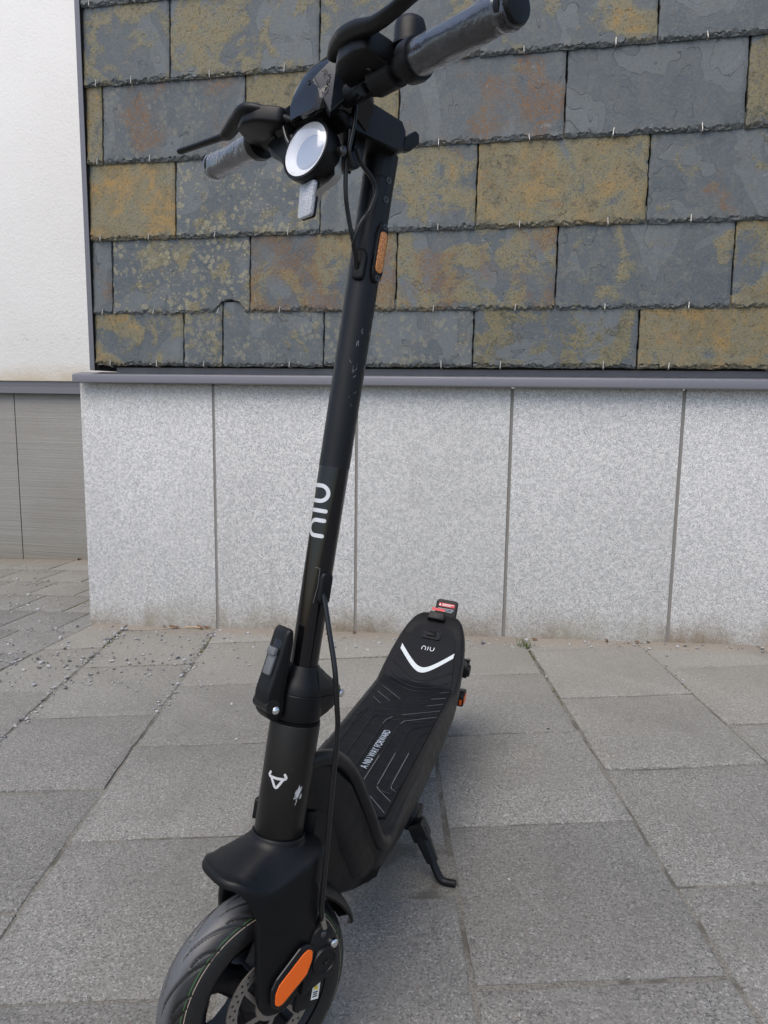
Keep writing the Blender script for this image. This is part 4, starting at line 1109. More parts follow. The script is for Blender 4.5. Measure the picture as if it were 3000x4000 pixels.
# raised tread ribs
ribs = []
for k, (fa, fsd) in enumerate(((-.765, -.800), (-.742, -.777), (-.722, -.757))):
    l = []
    for i in range(25):
        s = -.067 + .134 * i / 24; kq = math.sqrt(s * s + .02 ** 2) - .02; kk = math.sqrt(.067 ** 2 + .02 ** 2) - .02
        l.append((fa + (fsd - fa) * kq / kk, s))
    ribs.append(l)
for k in range(5):
    fb = -.735 + .030 * k
    ribs.append(densify([(fb + .012, .072), (fb + .048, .012 + .004 * k), ], 6)); ribs.append(densify([(fb + .012, -.062), (fb + .060 - .004 * k, -.010 - .010 * k)], 6))
for k in range(4):
    s0 = -.060 + .0 + .0265 * k; f0 = -.585 + .009 * k
    if k < 3: ribs.append(densify([(-.655 + .029 * k, .074), (f0 - .006, s0 + .004), (f0 + .012, s0 - .004), (-.335 - .02 * (3 - k), s0 - .002)], 8))
for k in range(3):
    s0 = .019 + .021 * k
    ribs.append(densify([(-.618 + .03 * k, .074), (-.572 + .018 * k, s0 + .002), (-.556 + .018 * k, s0 - .002), (-.342 + .004 * k, s0 - .001 + .001), (-.330 + .002 * k, s0 + .005), (-.298 - .028 * k, min(.073, s0 + .034 - .006 * k))], 8))
ribs.append(densify([(-.305, .038), (-.268, .071)], 6)); ribs.append(densify([(-.300, -.010), (-.262, .030)], 6)); ribs.append(densify([(-.43, -.062), (-.59, -.058), (-.60, -.050)], 6))
mbr = MB()
for l in ribs:
    for wd, h in ((.0052, .0002), (.0030, .0009), (.0016, .00105)):
        pass
    # trapezoid rib with slanted flanks
    P = [np.array(p) for p in l]; cs = []
    for i, p in enumerate(P):
        t = P[min(i + 1, len(P) - 1)] - P[max(0, i - 1)]; t = t / (np.linalg.norm(t) + 1e-9); nn2 = np.array([-t[1], t[0]])
        end = 0.15 if i in (0, len(P) - 1) else 1
        cs.append([on_mat(*(p + nn2 * .0024 * end), .0001), on_mat(*(p + nn2 * .0010 * end), .0010 * end + .0001), on_mat(*(p - nn2 * .0010 * end), .0010 * end + .0001), on_mat(*(p - nn2 * .0024 * end), .0001)])
    mbr.loft(cs, cap=False, closed=False)
part('tread_ribs', mbr, 'mat_rubber', TF, matp, smooth=20)
wear = [[(p[0] + .0009, p[1]) for p in densify([(-.652 + .001, .073), (-.60, .012)], 8)], densify([(-.583, -.003), (-.566, -.010), (-.548, -.0115)], 5), densify([(-.749, .071), (-.733, .056)], 4), densify([(-.716, .072), (-.694, .046)], 4), densify([(-.684, .073), (-.66, .045)], 4),
        densify([(-.712, -.060), (-.665, -.010)], 6), densify([(-.68, -.061), (-.648, -.027)], 6), densify([(-.650, -.061), (-.628, -.040)], 6), densify([(-.334, .041), (-.327, .045), (-.302, .072)], 8), densify([(-.345, .061), (-.338, .063), (-.332, .072)], 5), densify([(-.304, .039), (-.270, .071)], 8), densify([(-.345, .016), (-.43, .016)], 4), densify([(-.35, .0605), (-.46, .060)], 6), densify([(-.622, .075), (-.575, .022), (-.560, .0185)], 8), densify([(-.34, .040), (-.45, .039)], 5)]
part('rib_wear', strokes(wear, .0006, lambda q: on_mat(q[0], q[1], .00135), 2), 'scratch_grey', TF, matp)['kind'] = 'stuff'
# lettering on the mat
def text_mesh(txt, T3, width, height, mat, name, par):
    cu = bpy.data.curves.new(name, 'FONT'); cu.body = txt; cu.size = 1.0; cu.fill_mode = 'FRONT'
    ob = bpy.data.objects.new(name, cu); COL.objects.link(ob)
    dg = bpy.context.evaluated_depsgraph_get(); me = bpy.data.meshes.new_from_object(ob.evaluated_get(dg))
    bpy.data.objects.remove(ob); bpy.data.curves.remove(cu)
    xs = [v.co[0] for v in me.vertices]; ys = [v.co[1] for v in me.vertices]; x0, x1, y0, y1 = min(xs), max(xs), min(ys), max(ys)
    for v in me.vertices: v.co = T3((v.co[0] - x0) / (x1 - x0) * width, (v.co[1] - y0) / (y1 - y0) * height)
    me.materials.clear(); return link(name, me, mat, par, 0, fixn=False)
text_mesh('A NIU WAY FORWARD', lambda x, y: TF(on_mat(-.378 - x, .0105 - y, .0012)), .146, .0125, 'decal_pale', 'lettering', matp)
ln, Wd = niu_lines(.0085, .0016); sc_ = .0265 / Wd
part('wordmark', strokes([[((x * sc_), y) for x, y in l] for l in ln], .0013, lambda q: on_mat(-.8405 - q[1], -.0138 + q[0], .0008)), 'decal_white', TF, matp)
# latch opening
def pm(pts, h, d, mat, name, bev=.0):
    c30, s30 = math.cos(RAD(30)), math.sin(RAD(30)); o = np.array(on_mat(-.880, -.003, h)); ex = np.array([0, 1.0, 0]); ey = np.array([-c30, 0, s30])
    ez = np.cross(ex, ey)
    if ez[2] < 0: d = -d
    return part(name, MB().prism(pts, o, ex, ey, d, bev), mat, TF, matp)
rr_ = round_poly([(-.0205, -.0125), (.0205, -.0125), (.0205, .0125), (-.0205, .0125)], .006, 4)
c30_, s30_ = math.cos(RAD(30)), math.sin(RAD(30))
curve_fill('latch_frame', [[(x * 1.06, y * 1.08) for x, y in rr_], [(x * .90, y * .86) for x, y in rr_]], .0030, 'deck_shell', TF, matp, on_mat(-.880, -.003, .0010), (0, 1, 0), (-c30_, 0, s30_))
pm([(x * .88, y * .86) for x, y in rr_], .0007, .0008, 'cable_black', 'latch_recess')
pm(round_poly([(-.0100, -.0045), (.0100, -.0045), (.0100, .0062), (-.0100, .0062)], .002, 3), .0012, .0040, 'black_plastic', 'latch_tab', .001)
# carry latch on the rear edge and the raised rear flap with its stickers
mb = MB().prism(round_poly([(-.021, -.008), (.021, -.008), (.017, .011), (-.017, .011)], .004, 4), (-.927, -.004, .186), (0, 1, 0), (-.55, 0, .83), .013, .003, 3)
part('rear_catch', mb, 'black_plastic', TF)
mb = MB().prism([(-.0150, -.001), (.0140, -.001), (.0155, .0055), (-.0155, .0062)], (-.9290, -.003, .2030), (0, 1, 0), (-.75, 0, .66), .0006)
part('catch_sticker', mb, 'sticker_red', TF)
flo = round_poly([(-.0265, -.05), (.0265, -.05), (.0255, .029), (-.0255, .029)], .009, 5)
fo = np.array([-.985, .006, .184]); fx = np.array([0, 1.0, 0]); fy = np.array([-.42, 0, .907])
flap = part('rear_fender_flap', MB().prism(flo, fo, fx, fy, .008, .0025, 3), 'black_plastic', TF)
fz = np.cross(fx, fy); sgn_f = 1 if fz[0] > 0 else -1
face = fo + fz * (.0082 if sgn_f > 0 else -.0002)
part('warning_label', MB().prism(round_poly([(-.0190, .0115), (.0190, .0115), (.0190, .0200), (-.0190, .0200)], .0022, 3), face, fx, fy, .0003 * sgn_f), 'sticker_red', TF, flap)
part('label_triangle', MB().prism([(-.0185, .0135), (-.0135, .0135), (-.0160, .0185)], face + fz * .0005 * sgn_f, fx, fy, .0002 * sgn_f), 'sticker_white', TF, flap)
mb = MB()
for k, (x0, x1, y) in enumerate(((-.0105, .0175, .0174), (-.0105, .010, .0144))):
    for j in range(9):
        a = x0 + (x1 - x0) * j / 9; mb.prism([(a, y - .0009), (a + (x1 - x0) / 9 * .72, y - .0009), (a + (x1 - x0) / 9 * .72, y + .0009), (a, y + .0009)], face + fz * .0005 * sgn_f, fx, fy, .0002 * sgn_f)
part('label_print', mb, 'sticker_white', TF, flap)
mb = MB()
for k in range(3):
    for j in range(12):
        if rnd.random() < .15: continue
        a = -.0185 + .037 * j / 12; y = .0070 - .0033 * k; mb.prism([(a, y - .0006), (a + .0022, y - .0006), (a + .0022, y + .0006), (a, y + .0006)], face, fx, fy, .0003 * sgn_f)
part('label_print', mb, 'decal_pale', TF, flap)
# rear mudguard arc, rear brake, side reflector
rings = []
for i in range(20):
    t = i / 19; an = RAD(60 + t * 110); Rr = .134; hw_ = .033
    ring = []
    for k in range(9):
        y = -1 + 2 * k / 8; q = Rr - .010 * y * y; ring.append((RW[0] + math.cos(an) * q, hw_ * y, RW[2] + math.sin(an) * q))
    for k in range(8, -1, -1):
        y = -1 + 2 * k / 8; q = Rr - .003 - .010 * y * y; ring.append((RW[0] + math.cos(an) * q, hw_ * y * .94, RW[2] + math.sin(an) * q))
    rings.append(ring)
part('rear_mudguard', MB().loft(rings), 'black_plastic', TF)
for sgn in (1, -1):
    o_ = (0, sgn * .050 + (.0 if sgn > 0 else 0), 0)
    arm = [(-.70, .030), (-.74, .002), (-.82, -.012), (-.905, -.020), (-.922, -.005), (-.915, .012), (-.86, .022), (-.80, .060), (-.76, .066)]
    part('rear_arm', MB().prism(round_poly(arm, .010, 4), (0, .061 if sgn > 0 else -.049, 0), (1, 0, 0), (0, 0, 1), .012, .003), 'black_metal', TF)
mb = MB().prism(round_poly([(-.024, -.018), (.022, -.015), (.024, .010), (.010, .019), (-.018, .016)], .006), (-.945, .0810, .002), (1, 0, 0), (0, 0, 1), .015, .003)
rr2 = part('rear_reflector_housing', mb, 'black_plastic', TF)
part('orange_reflector', MB().prism(round_poly([(-.012, -.010), (.016, -.008), (.016, .010), (-.012, .012)], .005), (-.945, .0822, .0), (1, 0, 0), (0, 0, 1), .0013, .0004, 1), 'orange_reflector', TF, rr2)
part('orange_reflector', MB().prism(round_poly([(-.0030, -.007), (.0030, -.007), (.0030, .006), (-.0030, .006)], .002), (-.9208, .0750, .000), (0, 1, 0), (0, 0, 1), .0012, .0004, 1), 'orange_reflector', TF, rr2)
mb = MB().prism(round_poly([(-.018, -.016), (.018, -.016), (.020, .010), (.006, .026), (-.014, .022)], .006), (-.968, .078, .062), (1, 0, 0), (0, 0, 1), .022, .003)
rc = part('rear_brake_caliper', mb, 'black_metal', TF)
part('adjuster_cap', MB().revolve((-.968, .076, .060), (0, 1, 0), [(0, .014), (.005, .014), (.006, .012), (.006, .001)], 24), 'black_metal', TF, rc)
part('bolt', MB().revolve((-.958, .074, .090), (0, 1, 0), [(0, .004), (.006, .004), (.007, .002)], 12), 'dark_steel', TF, rc)

# ---- kickstand ----------------------------------------------------------
mb = MB().prism(round_poly([(-.020, -.018), (.018, -.017), (.021, .013), (-.018, .015)], .007), (-.450, .086, -.014), (1, 0, 0), (0, .35, .94), .030, .003)
ks = part('kickstand', mb, 'black_metal', TF)
part('stand_hinge', MB().box((-.440, .098, -.030), .013, .013, .017, ((1, 0, 0), (0, .85, .5), (0, -.5, .85)), .005), 'black_metal', TF, ks)
kp = [(-.440, .098, -.026), (-.437, .110, -.048), (-.433, .122, -.066), (-.431, .128, -.075)]
part('stand_sleeve', MB().tube(kp, [.0125, .0125, .0108, .0102], n=8, sub=3), 'black_metal', TF, ks, smooth=25)
kq = [(-.434, .121, -.064), (-.429, .134, -.084), (-.426, .1435, -.0965), (-.4245, .153, -.1010), (-.423, .172, -.0985)]
part('stand_leg', MB().tube(kq, [.0068, .0068, .0068, .0066, .0062], n=14, sub=6), 'black_metal', TF, ks, smooth=60)
part('stand_bracket', MB().box((-.462, .074, -.022), .022, .018, .016, bev=.004), 'black_metal', TF, ks)

# ---- cables -------------------------------------------------------------
cab = MB().tube([(.004, .0185, .474), (.001, .0235, .463), (-.003, .036, .430), (-.008, .050, .391), (-.015, .055, .350), (-.021, .0555, .320), (-.026, .0555, .250), (-.031, .0555, .190), (-.035, .0555, .140), (-.038, .0550, .112), (-.042, .0545, .100)], .0031, n=12, sub=6)
part('brake_cable', cab, 'cable_black', TS)
part('brake_cable', MB().tube([(.070, .034, .975), (.066, .030, .955), (.063, .026, .938), (.057, .024, .912), (.047, .022, .889), (.038, .0215, .871), (.030, .019, .860), (.022, .013, .846)], .0026, n=10, sub=6), 'cable_black', TS)
part('brake_cable', MB().tube([(.060, .036, .958), (.049, .034, .946), (.033, .032, .939), (.023, .031, .927), (.026, .030, .906), (.034, .027, .888), (.036, .022, .868), (.028, .017, .856), (.020, .012, .845)], .0026, n=10, sub=6), 'cable_black', TS)
part('brake_cable', MB().tube([(.088, .060, 1.018), (.084, .046, 1.030), (.078, .041, 1.020), (.073, .040, 1.005), (.070, .040, .985), (.070, .039, .967), (.069, .037, .950), (.060, .034, .940)], .0022, n=10, sub=6), 'cable_black', TS)
part('brake_cable', MB().tube([(.100, -.060, .992), (.098, -.050, .975), (.092, -.040, .962), (.080, -.036, .955), (.060, -.010, .950), (.045, .008, .945)], .0022, n=10, sub=6), 'cable_black', TS)

# ---- handlebar ----------------------------------------------------------
BP, BR = .083, 1.0033
bar = part('handlebar', MB().tube([(BP, -.262, BR), (BP, -.10, BR), (BP, 0, BR), (BP, .10, BR), (BP, .262, BR)], .0112, n=24, sub=2), 'black_metal', TS)
def grip(sgn, film):
    y0, y1 = .152, .268
    mb = MB(); n = 40; rings = []
    for i in range(25):
        t = i / 24; y = y0 + (y1 - y0) * t
        rr = .0143 + .0012 * math.sin(t * 3.1) + (.0022 if t < .06 or t > .95 else 0)
        rings.append([(BP + rr * math.cos(2 * math.pi * k / n), sgn * y, BR + rr * math.sin(2 * math.pi * k / n)) for k in range(n)])
    mb.loft(rings); g = part('grip', mb, 'black_plastic', TS, bar, smooth=60)
    r2 = random.Random(11 + sgn)
    bumps = [(r2.uniform(0, 6.28), r2.uniform(-4, 4), r2.choice((2, 3, 4, 5, 7)), r2.uniform(-3.5, 3.5), r2.uniform(.2, 1)) for _ in range(16)]
    rings = []
    n = 72
    for i in range(64):
        t = i / 63; y = y0 - .004 + (y1 - y0 + .010) * t; ring = []
        for k in range(n):
            a = 2 * math.pi * k / n
            w_ = sum(am * math.sin(fa * a + fy_ * 10 * t * .35 + ph + cr * t) for ph, cr, fa, fy_, am in bumps) / 5.5
            rr = .0168 + .0011 * w_ + (.0015 * math.sin(12 * t + 2 * a) if t > .9 else 0)
            if t > .985: rr *= .78
            ring.append((BP + rr * math.cos(a), sgn * y, BR + rr * math.sin(a)))
        rings.append(ring)
    part('plastic_wrap', MB().loft(rings, cap=False), film, TS, bar, smooth=50)
    mb = MB().revolve((BP, sgn * (y1 + .001), BR), (0, sgn, 0), [(0, .0152), (.004, .0155), (.007, .0140), (.008, .0100), (.0082, .002)], 32)
    part('grip_end', mb, 'black_plastic', TS, bar)
    mb = MB().revolve((BP, sgn * .138, BR), (0, sgn, 0), [(0, .0140), (.001, .0195), (.010, .0205), (.015, .0195), (.016, .0150)], 36)
    part('grip_collar', mb, 'black_plastic', TS, bar)
grip(1, 'plastic_film'); grip(-1, 'clear_film')

def lever_side(sgn):
    # perch clamp
    o = part('brake_perch', MB().revolve((BP, sgn * .088, BR), (0, sgn, 0), [(0, .0130), (.002, .0162), (.034, .0162), (.036, .0130)], 28), 'black_plastic', TS)
    if sgn > 0:
        blk = MB().prism(round_poly([(.064, .064), (.070, .118), (.096, .126), (.126, .126), (.131, .108), (.128, .080), (.116, .062), (.090, .056)], .007, 4), (0, 0, 1.000), (1, 0, 0), (0, 1, 0), .024, .004, 3)
    else:
        blk = MB().prism(round_poly([(.080, -.060), (.076, -.128), (.100, -.140), (.128, -.120), (.134, -.098), (.128, -.078), (.108, -.056)], .006, 4), (0, 0, .992), (1, 0, 0), (0, 1, 0), .020, .004, 3)
    part('lever_body', blk, 'black_plastic', TS, o)
    return o
pA = lever_side(1); pB = lever_side(-1)
# lever blades
part('brake_lever', MB().tube([(.114, .052, 1.0235), (.122, .072, 1.023), (.129, .098, 1.021), (.132, .124, 1.017), (.134, .150, 1.011), (.137, .178, 1.009), (.139, .205, 1.011), (.138, .232, 1.014)], [.0075, .0105, .0125, .0115, .0085, .0075, .0075, .0070], n=14, sub=6, flat=.62, up=(0, 0, 1)), 'black_plastic', TS, pA, smooth=60)
part('brake_lever', MB().tube([(.092, -.058, .9995), (.112, -.076, 1.006), (.130, -.094, 1.0085), (.127, -.125, 1.0060), (.1215, -.158, 1.0015), (.1235, -.174, 1.0005), (.1310, -.216, .9995), (.1380, -.252, .9985), (.1385, -.257, .9985)], [.0085, .0095, .0095, .0098, .0085, .0050, .0046, .0048, .0040], n=14, sub=6, flat=.72, up=(0, 0, 1)), 'black_plastic', TS, pB, smooth=60)
# bell on the left side
bl = MB().revolve((BP - .004, .130, 1.0215), (.10, -.06, 1), [(0, .0150), (.001, .0172), (.004, .0172), (.0045, .0160), (.007, .0158), (.020, .0155), (.026, .0138), (.0288, .0100), (.030, .0040)], 32)
part('bell', bl, 'black_plastic', TS, pA)
part('bell_post', MB().tube([(BP + .004, .126, 1.010), (BP + .001, .128, 1.024)], .0072, n=16, sub=2), 'black_plastic', TS, pA)
part('adjuster_screw', MB().tube([(BP + .018, .100, 1.000), (BP + .022, .106, 1.024)], [.0055, .0050], n=14, sub=3), 'cable_black', TS, pA)
part('adjuster_screw', MB().tube([(BP + .010, .082, .992), (BP + .002, .060, .996)], [.0062, .0066], n=14, sub=3), 'cable_black', TS, pA)
# throttle lever under the right side
th = MB().prism(round_poly([(-.070, .958), (-.056, .946), (-.046, .950), (-.048, .985), (-.090, .992), (-.108, .986), (-.092, .968)], .006, 4), (.072, 0, 0), (0, 1, 0), (0, 0, 1), .022, .004, 3)
part('throttle', th, 'black_plastic', TS, pB)
part('throttle_ring', MB().revolve((BP, -.056, BR), (0, -1, 0), [(0, .012), (.002, .0195), (.024, .0195), (.026, .012)], 30), 'black_plastic', TS, pB)

# ---- display head, headlight -------------------------------------------
# box that carries the display, from the stem top to the bar
bx = [(-.008, .984), (.000, .9795), (.070, .976), (.090, .986), (.092, .998), (.056, 1.0165), (.000, 1.0145), (-.007, 1.006)]
rings = []
for s, k in ((-.0335, .90), (-.031, .97), (-.028, 1), (.028, 1), (.031, .97), (.0335, .90)):
    cxx, czz = .040, .996
    rings.append([(cxx + (p - cxx) * (k if True else 1), s, czz + (r - czz) * k) for p, r in bx])
con = part('display_console', MB().loft(rings), 'black_metal', TS, smooth=25)
mb = MB().add([(-.004, -.027, 1.0150), (-.004, .027, 1.0150), (.056, .027, 1.0172), (.056, -.027, 1.0172)], [(0, 1, 2, 3)])
part('display_glass', MB().prism(round_poly([(-.004, -.027), (.054, -.027), (.054, .027), (-.004, .027)], .004), (0, 0, 1.0146), (1, 0, .034), (0, 1, 0), .0016, .0005), 'dark_glass', TS, con)
part('folding_hook', MB().prism(round_poly([(-.004, .984), (-.014, .986), (-.026, 1.000), (-.024, 1.010), (-.018, 1.012), (-.006, 1.000)], .002, 2), (0, .033, 0), (1, 0, 0), (0, 0, 1), .010, .001), 'black_plastic', TS, con)
# faceted front shield of the head
sh = {'back': [(-.036, .990), (-.044, 1.016), (-.034, 1.044), (-.012, 1.058), (.012, 1.058), (.034, 1.044), (.044, 1.016), (.036, .990)]}
rings = []
for p, k, dz in ((.050, .96, -.010), (.064, 1.0, -.002), (.082, 1.0, 0.0), (.098, .92, -.006), (.108, .78, -.014), (.1125, .62, -.018)):
    rings.append([(p, y * k, 1.018 + (r - 1.018) * k + dz) for y, r in sh['back']])
shield = part('front_shield', MB().loft(rings), 'gloss_black', TS, smooth=28)
# left facet with cracked face
tri = [(.1000, .0370, .9795), (.0800, .0500, 1.0110), (.1020, .0380, 1.0390), (.1150, .0210, 1.0130)]
o_ = np.mean(tri, 0); nn = np.cross(np.array(tri[1]) - tri[0], np.array(tri[2]) - tri[0]); nn /= np.linalg.norm(nn); nn = nn if nn[1] > 0 else -nn
mb = MB(); top = [np.array(p) + nn * .0030 for p in tri]; bot = [o_ + (np.array(p) - o_) * 1.10 - nn * .006 for p in tri]
mb.loft([bot, [o_ + (np.array(p) - o_) * 1.05 + nn * .0018 for p in tri], top])
fac = part('side_facet', mb, 'dark_glass', TS, shield, smooth=15)
ck = []
e1 = np.array(tri[2]) - np.array(tri[0]); e1 /= np.linalg.norm(e1); e2 = np.cross(nn, e1)
c0 = o_ + nn * .0034
for k in range(30):
    a = rnd.uniform(0, 6.28); q = np.array([rnd.gauss(.001, .0065), rnd.gauss(0, .0055)]); l = [tuple(q)]
    for j in range(3):
        a += rnd.gauss(0, .6); q = q + np.array([math.cos(a), math.sin(a)]) * rnd.uniform(.0015, .0035); l.append(tuple(q))
    ck.append(l)
part('crack_lines', strokes(ck, .0006, lambda q: c0 + e1 * q[0] + e2 * q[1], 2), 'cable_black', TS, shield)
for y, z, p in ((-.006, 1.022, .1105), (-.020, 1.012, .1075)):
    pass
part('shield_screw', MB().revolve((.1120, .0075, 1.0150), (.95, .25, .2), [(-.004, .0032), (.0012, .0032), (.0012, .0018), (.0004, .0016), (.0004, .0002)], 16), 'cable_black', TS, shield)
part('shield_screw', MB().revolve((.1100, -.0155, 1.010), (.92, -.35, .15), [(-.004, .0030), (.0012, .0030), (.0012, .0018), (.0004, .0016), (.0004, .0002)], 16), 'cable_black', TS, shield)
# visor over the lamp
vis = [(.058, -.033), (.094, -.0330), (.1080, -.0275), (.1120, -.014), (.1100, .0), (.1030, .018), (.0950, .0290), (.084, .0330), (.058, .033)]
rings = []
def vz(p, y): return .9985 + .0040 * (1 - (y / .034) ** 2) - .012 * max(0, (p - .085) / .035) ** 1.5 - .004 * abs(y) / .034
rings = [[(p, y, vz(p, y) - .009) for p, y in vis], [(p * 1.0, y, vz(p, y) - .004) for p, y in vis], [(p, y * 1.0, vz(p, y)) for p, y in vis], [(.080 + (p - .080) * .9, y * .9, vz(p, y) + .003) for p, y in vis]]
part('lamp_visor', MB().loft(rings), 'black_plastic', TS, smooth=35)
LD = np.array([.965, .185, .08]); LD /= np.linalg.norm(LD); LO = np.array([.0995, .0, .9495])
lamp = part('headlight', MB().revolve(LO, LD, [(-.034, .012), (-.032, .024), (-.020, .0315), (-.004, .0340), (.001, .0340), (.0024, .0334), (.0024, .0318), (.0000, .0310), (-.012, .0310), (-.012, .001)], 56), 'black_plastic', TS)
part('lamp_bezel', MB().revolve(LO, LD, [(.0004, .0311), (.0018, .0311), (.0021, .0304), (.0014, .0299), (-.001, .0298)], 56, cap=False), 'gloss_black', TS, lamp)
part('light_ring', MB().revolve(LO, LD, [(.0022, .0303), (.0018, .0292), (-.0036, .0206), (-.0046, .0198)], 56, cap=False), 'white_dish', TS, lamp)
part('lamp_dish', MB().revolve(LO, LD, [(-.0046, .0199), (-.0060, .017), (-.0068, .009), (-.0070, .0012)], 48), 'silver_dish', TS, lamp)
part('lamp_lens', MB().revolve(LO, LD, [(.0024, .0303), (.0046, .0280), (.0068, .0220), (.0082, .012), (.0086, .0015)], 56), 'lens_clear', TS, lamp)
part('lamp_screw', MB().revolve((.0755, .033, .950), (0, 1, 0), [(-.004, .0050), (.003, .0050), (.0045, .0030), (.0046, .001)], 16), 'dark_steel', TS, lamp)
# U bracket behind the lamp
for y0 in (.0155,):
    br = [(.084, .956), (.070, .9525), (.052, .9440), (.0445, .9455), (.0385, .953), (.0380, .978), (.0440, .984), (.0520, .980), (.0525, .962), (.0600, .958), (.078, .968)]
    part('lamp_bracket', MB().prism(round_poly(br, .003, 3), (0, y0 + .004, 0), (1, 0, 0), (0, 0, 1), .026, .0008), 'grey_plastic' if False else 'black_metal', TS)
# clear front reflector hanging on its steel strip
part('reflector_strip', MB().loft([[(p + dp, .024 - .010 * max(0, (.930 - r) / .03) + dy, r) for dp, dy in ((-.0045, -.0007), (.0045, -.0007), (.0045, .0007), (-.0045, .0007))] for p, r in ((.0745, .9480), (.0725, .9360), (.0700, .9270), (.0740, .9190), (.0815, .9105), (.0850, .9060), (.0860, .896))]), 'worn_steel', TS, smooth=20)
rf = round_poly([(-.0125, -.019), (.0125, -.019), (.0145, .019), (-.0145, .019)], .004, 4)
part('front_reflector', MB().prism(rf, (.0875, .001, .8985), (0, 1, 0), (.06, 0, 1), .0055, .0016, 2), 'clear_reflector', TS)
part('front_reflector_back', MB().prism([(x * 1.03, y * 1.02) for x, y in rf], (.0850, .001, .8985), (0, 1, 0), (.06, 0, 1), .0030, .0008, 2), 'black_plastic', TS)
# ------------------------------------------------------------------ grit, moss, leaves
ICO_V = []; t_ = (1 + 5 ** .5) / 2
for a in (-1, 1):
    for c in (-t_, t_): ICO_V += [(a, c, 0), (0, a, c), (c, 0, a)]
bm = bmesh.new(); bmesh.ops.create_icosphere(bm, subdivisions=1, radius=1.0)
ICO_V = [np.array(v.co) for v in bm.verts]; ICO_F = [tuple(v.index for v in f.verts) for f in bm.faces]; bm.free()
gr = random.Random(5); gv = []; gf = []
def stone(x, y, s):
    o = len(gv); z = gz(x, y); a = gr.uniform(0, 6.28); ca, sa = math.cos(a), math.sin(a); sx, sy, sz = s * gr.uniform(.8, 1.5), s * gr.uniform(.6, 1.1), s * gr.uniform(.45, .8)
    for v in ICO_V:
        k = gr.uniform(.72, 1.18); q = v * k
        px, py = q[0] * sx, q[1] * sy
        gv.append((x + ca * px - sa * py, y + sa * px + ca * py, z + sz * .6 + q[2] * sz))
    for f in ICO_F: gf.append(tuple(i + o for i in f))
def ok(x, y): return not (x > -1.68 and y > 2.52) and y < 3.67
n_st = 0
while n_st < 520:                       # recess on the left
    x = gr.uniform(-3.6, -1.5); y = gr.uniform(2.2, 3.6)
    d = .35 + .65 * math.sin(x * 3.1 + y * 5.2) * math.sin(y * 4.3 - x * 2.0)
    if gr.random() > d or not ok(x, y): continue
    stone(x, y, min(.009, .0027 * math.exp(gr.gauss(0, .48)))); n_st += 1
for (cx_, cy_, sx_, sy_, n_) in ((-2.35, 3.13, .10, .04, 70), (-2.6, 3.38, .12, .03, 60), (-2.1, 2.74, .16, .03, 70), (-2.28, 2.9, .08, .03, 40), (-1.95, 3.1, .06, .04, 40), (-1.74, 2.12, .10, .03, 90), (-1.75, 2.45, .05, .03, 14), (-1.75, 2.05, .22, .14, 230), (-1.45, 2.18, .20, .10, 100), (-1.12, 2.22, .14, .09, 70), (-1.2, 2.42, .25, .05, 100), (-.85, 2.36, .22, .07, 70), (-.35, 2.43, .30, .05, 70), (.1, 2.47, .25, .03, 70), (.5, 2.49, .2, .02, 45), (-1.9, 1.9, .2, .15, 80), (-2.2, 2.25, .3, .12, 60), (-.6, 2.45, .4, .03, 90), (-1.25, 1.98, .28, .04, 60)):
    for _ in range(n_):
        x = gr.gauss(cx_, sx_); y = gr.gauss(cy_, sy_)
        if ok(x, y): stone(x, y, min(.009, .0027 * math.exp(gr.gauss(0, .48))))
for ci, n_, w0, w1 in ((-3, 160, 1.75, 2.75), (-2, 120, 1.95, 2.7), (-4, 100, 1.9, 2.8), (-1, 20, 2.2, 2.6), (2, 26, 1.95, 2.45), (1, 18, 2.1, 2.45)):   # collected in the joints
    for _ in range(n_):
        c = on_ground(.143 + PWID * ci + gr.gauss(0, .012), w1 - (w1 - w0) * gr.random() ** 1.6)
        if ok(c[0], c[1]): stone(c[0], c[1], min(.009, .0027 * math.exp(gr.gauss(0, .48))))
for _ in range(60):                      # strays further out
    x = gr.uniform(-2.0, .9); y = gr.uniform(.7, 2.3)
    stone(x, y, abs(gr.gauss(.0018, .0010)) + .0008)
me = bpy.data.meshes.new('gravel'); me.from_pydata([tuple(map(float, v)) for v in gv], [], gf)
gravel = link('gravel', me, 'gravel_stone', None, smooth=0)
tag(gravel, 'loose grey grit scattered over the paving along the wall', 'gravel', kind='stuff')

# moss and dirt in the joints near the wall
mv = []; mf = []
def tuft(x, y, s):
    o = len(mv); z = gz(x, y) - .003
    for v in ICO_V:
        q = v * gr.uniform(.6, 1.25); mv.append((x + q[0] * s, y + q[1] * s, z + max(-.2, q[2]) * s * .55))
    for f in ICO_F: mf.append(tuple(i + o for i in f))
for ci, w0, w1, n_ in ((-3, 2.55, 2.72, 60), (-2, 2.42, 2.62, 70), (2, 1.98, 2.12, 50), (2, 2.1, 2.36, 16), (1, 2.25, 2.42, 34), (1, 1.9, 2.2, 22)):
    for _ in range(n_):
        c = on_ground(.143 + PWID * ci + gr.gauss(0, .0028), gr.uniform(w0, w1)); tuft(c[0], c[1], gr.uniform(.002, .0050))
for ci, wj, n_ in ((1, 2.343, 36), (-2, 2.543, 30), (0, 2.143, 18), (2, 2.143, 14), (-1, 2.343, 16), (-3, 2.343, 16), (1, 1.943, 10)):
    for _ in range(n_):
        c = on_ground(.143 + PWID * ci + gr.uniform(.02, PWID - .02) * (1 if ci != 1 or wj < 2 else .45), wj + gr.gauss(0, .0022)); tuft(c[0], c[1], gr.uniform(.0015, .0042))
for _ in range(60):
    tuft(-1.916 + gr.gauss(0, .0025), gr.uniform(2.68, 2.92), gr.uniform(.003, .0065))
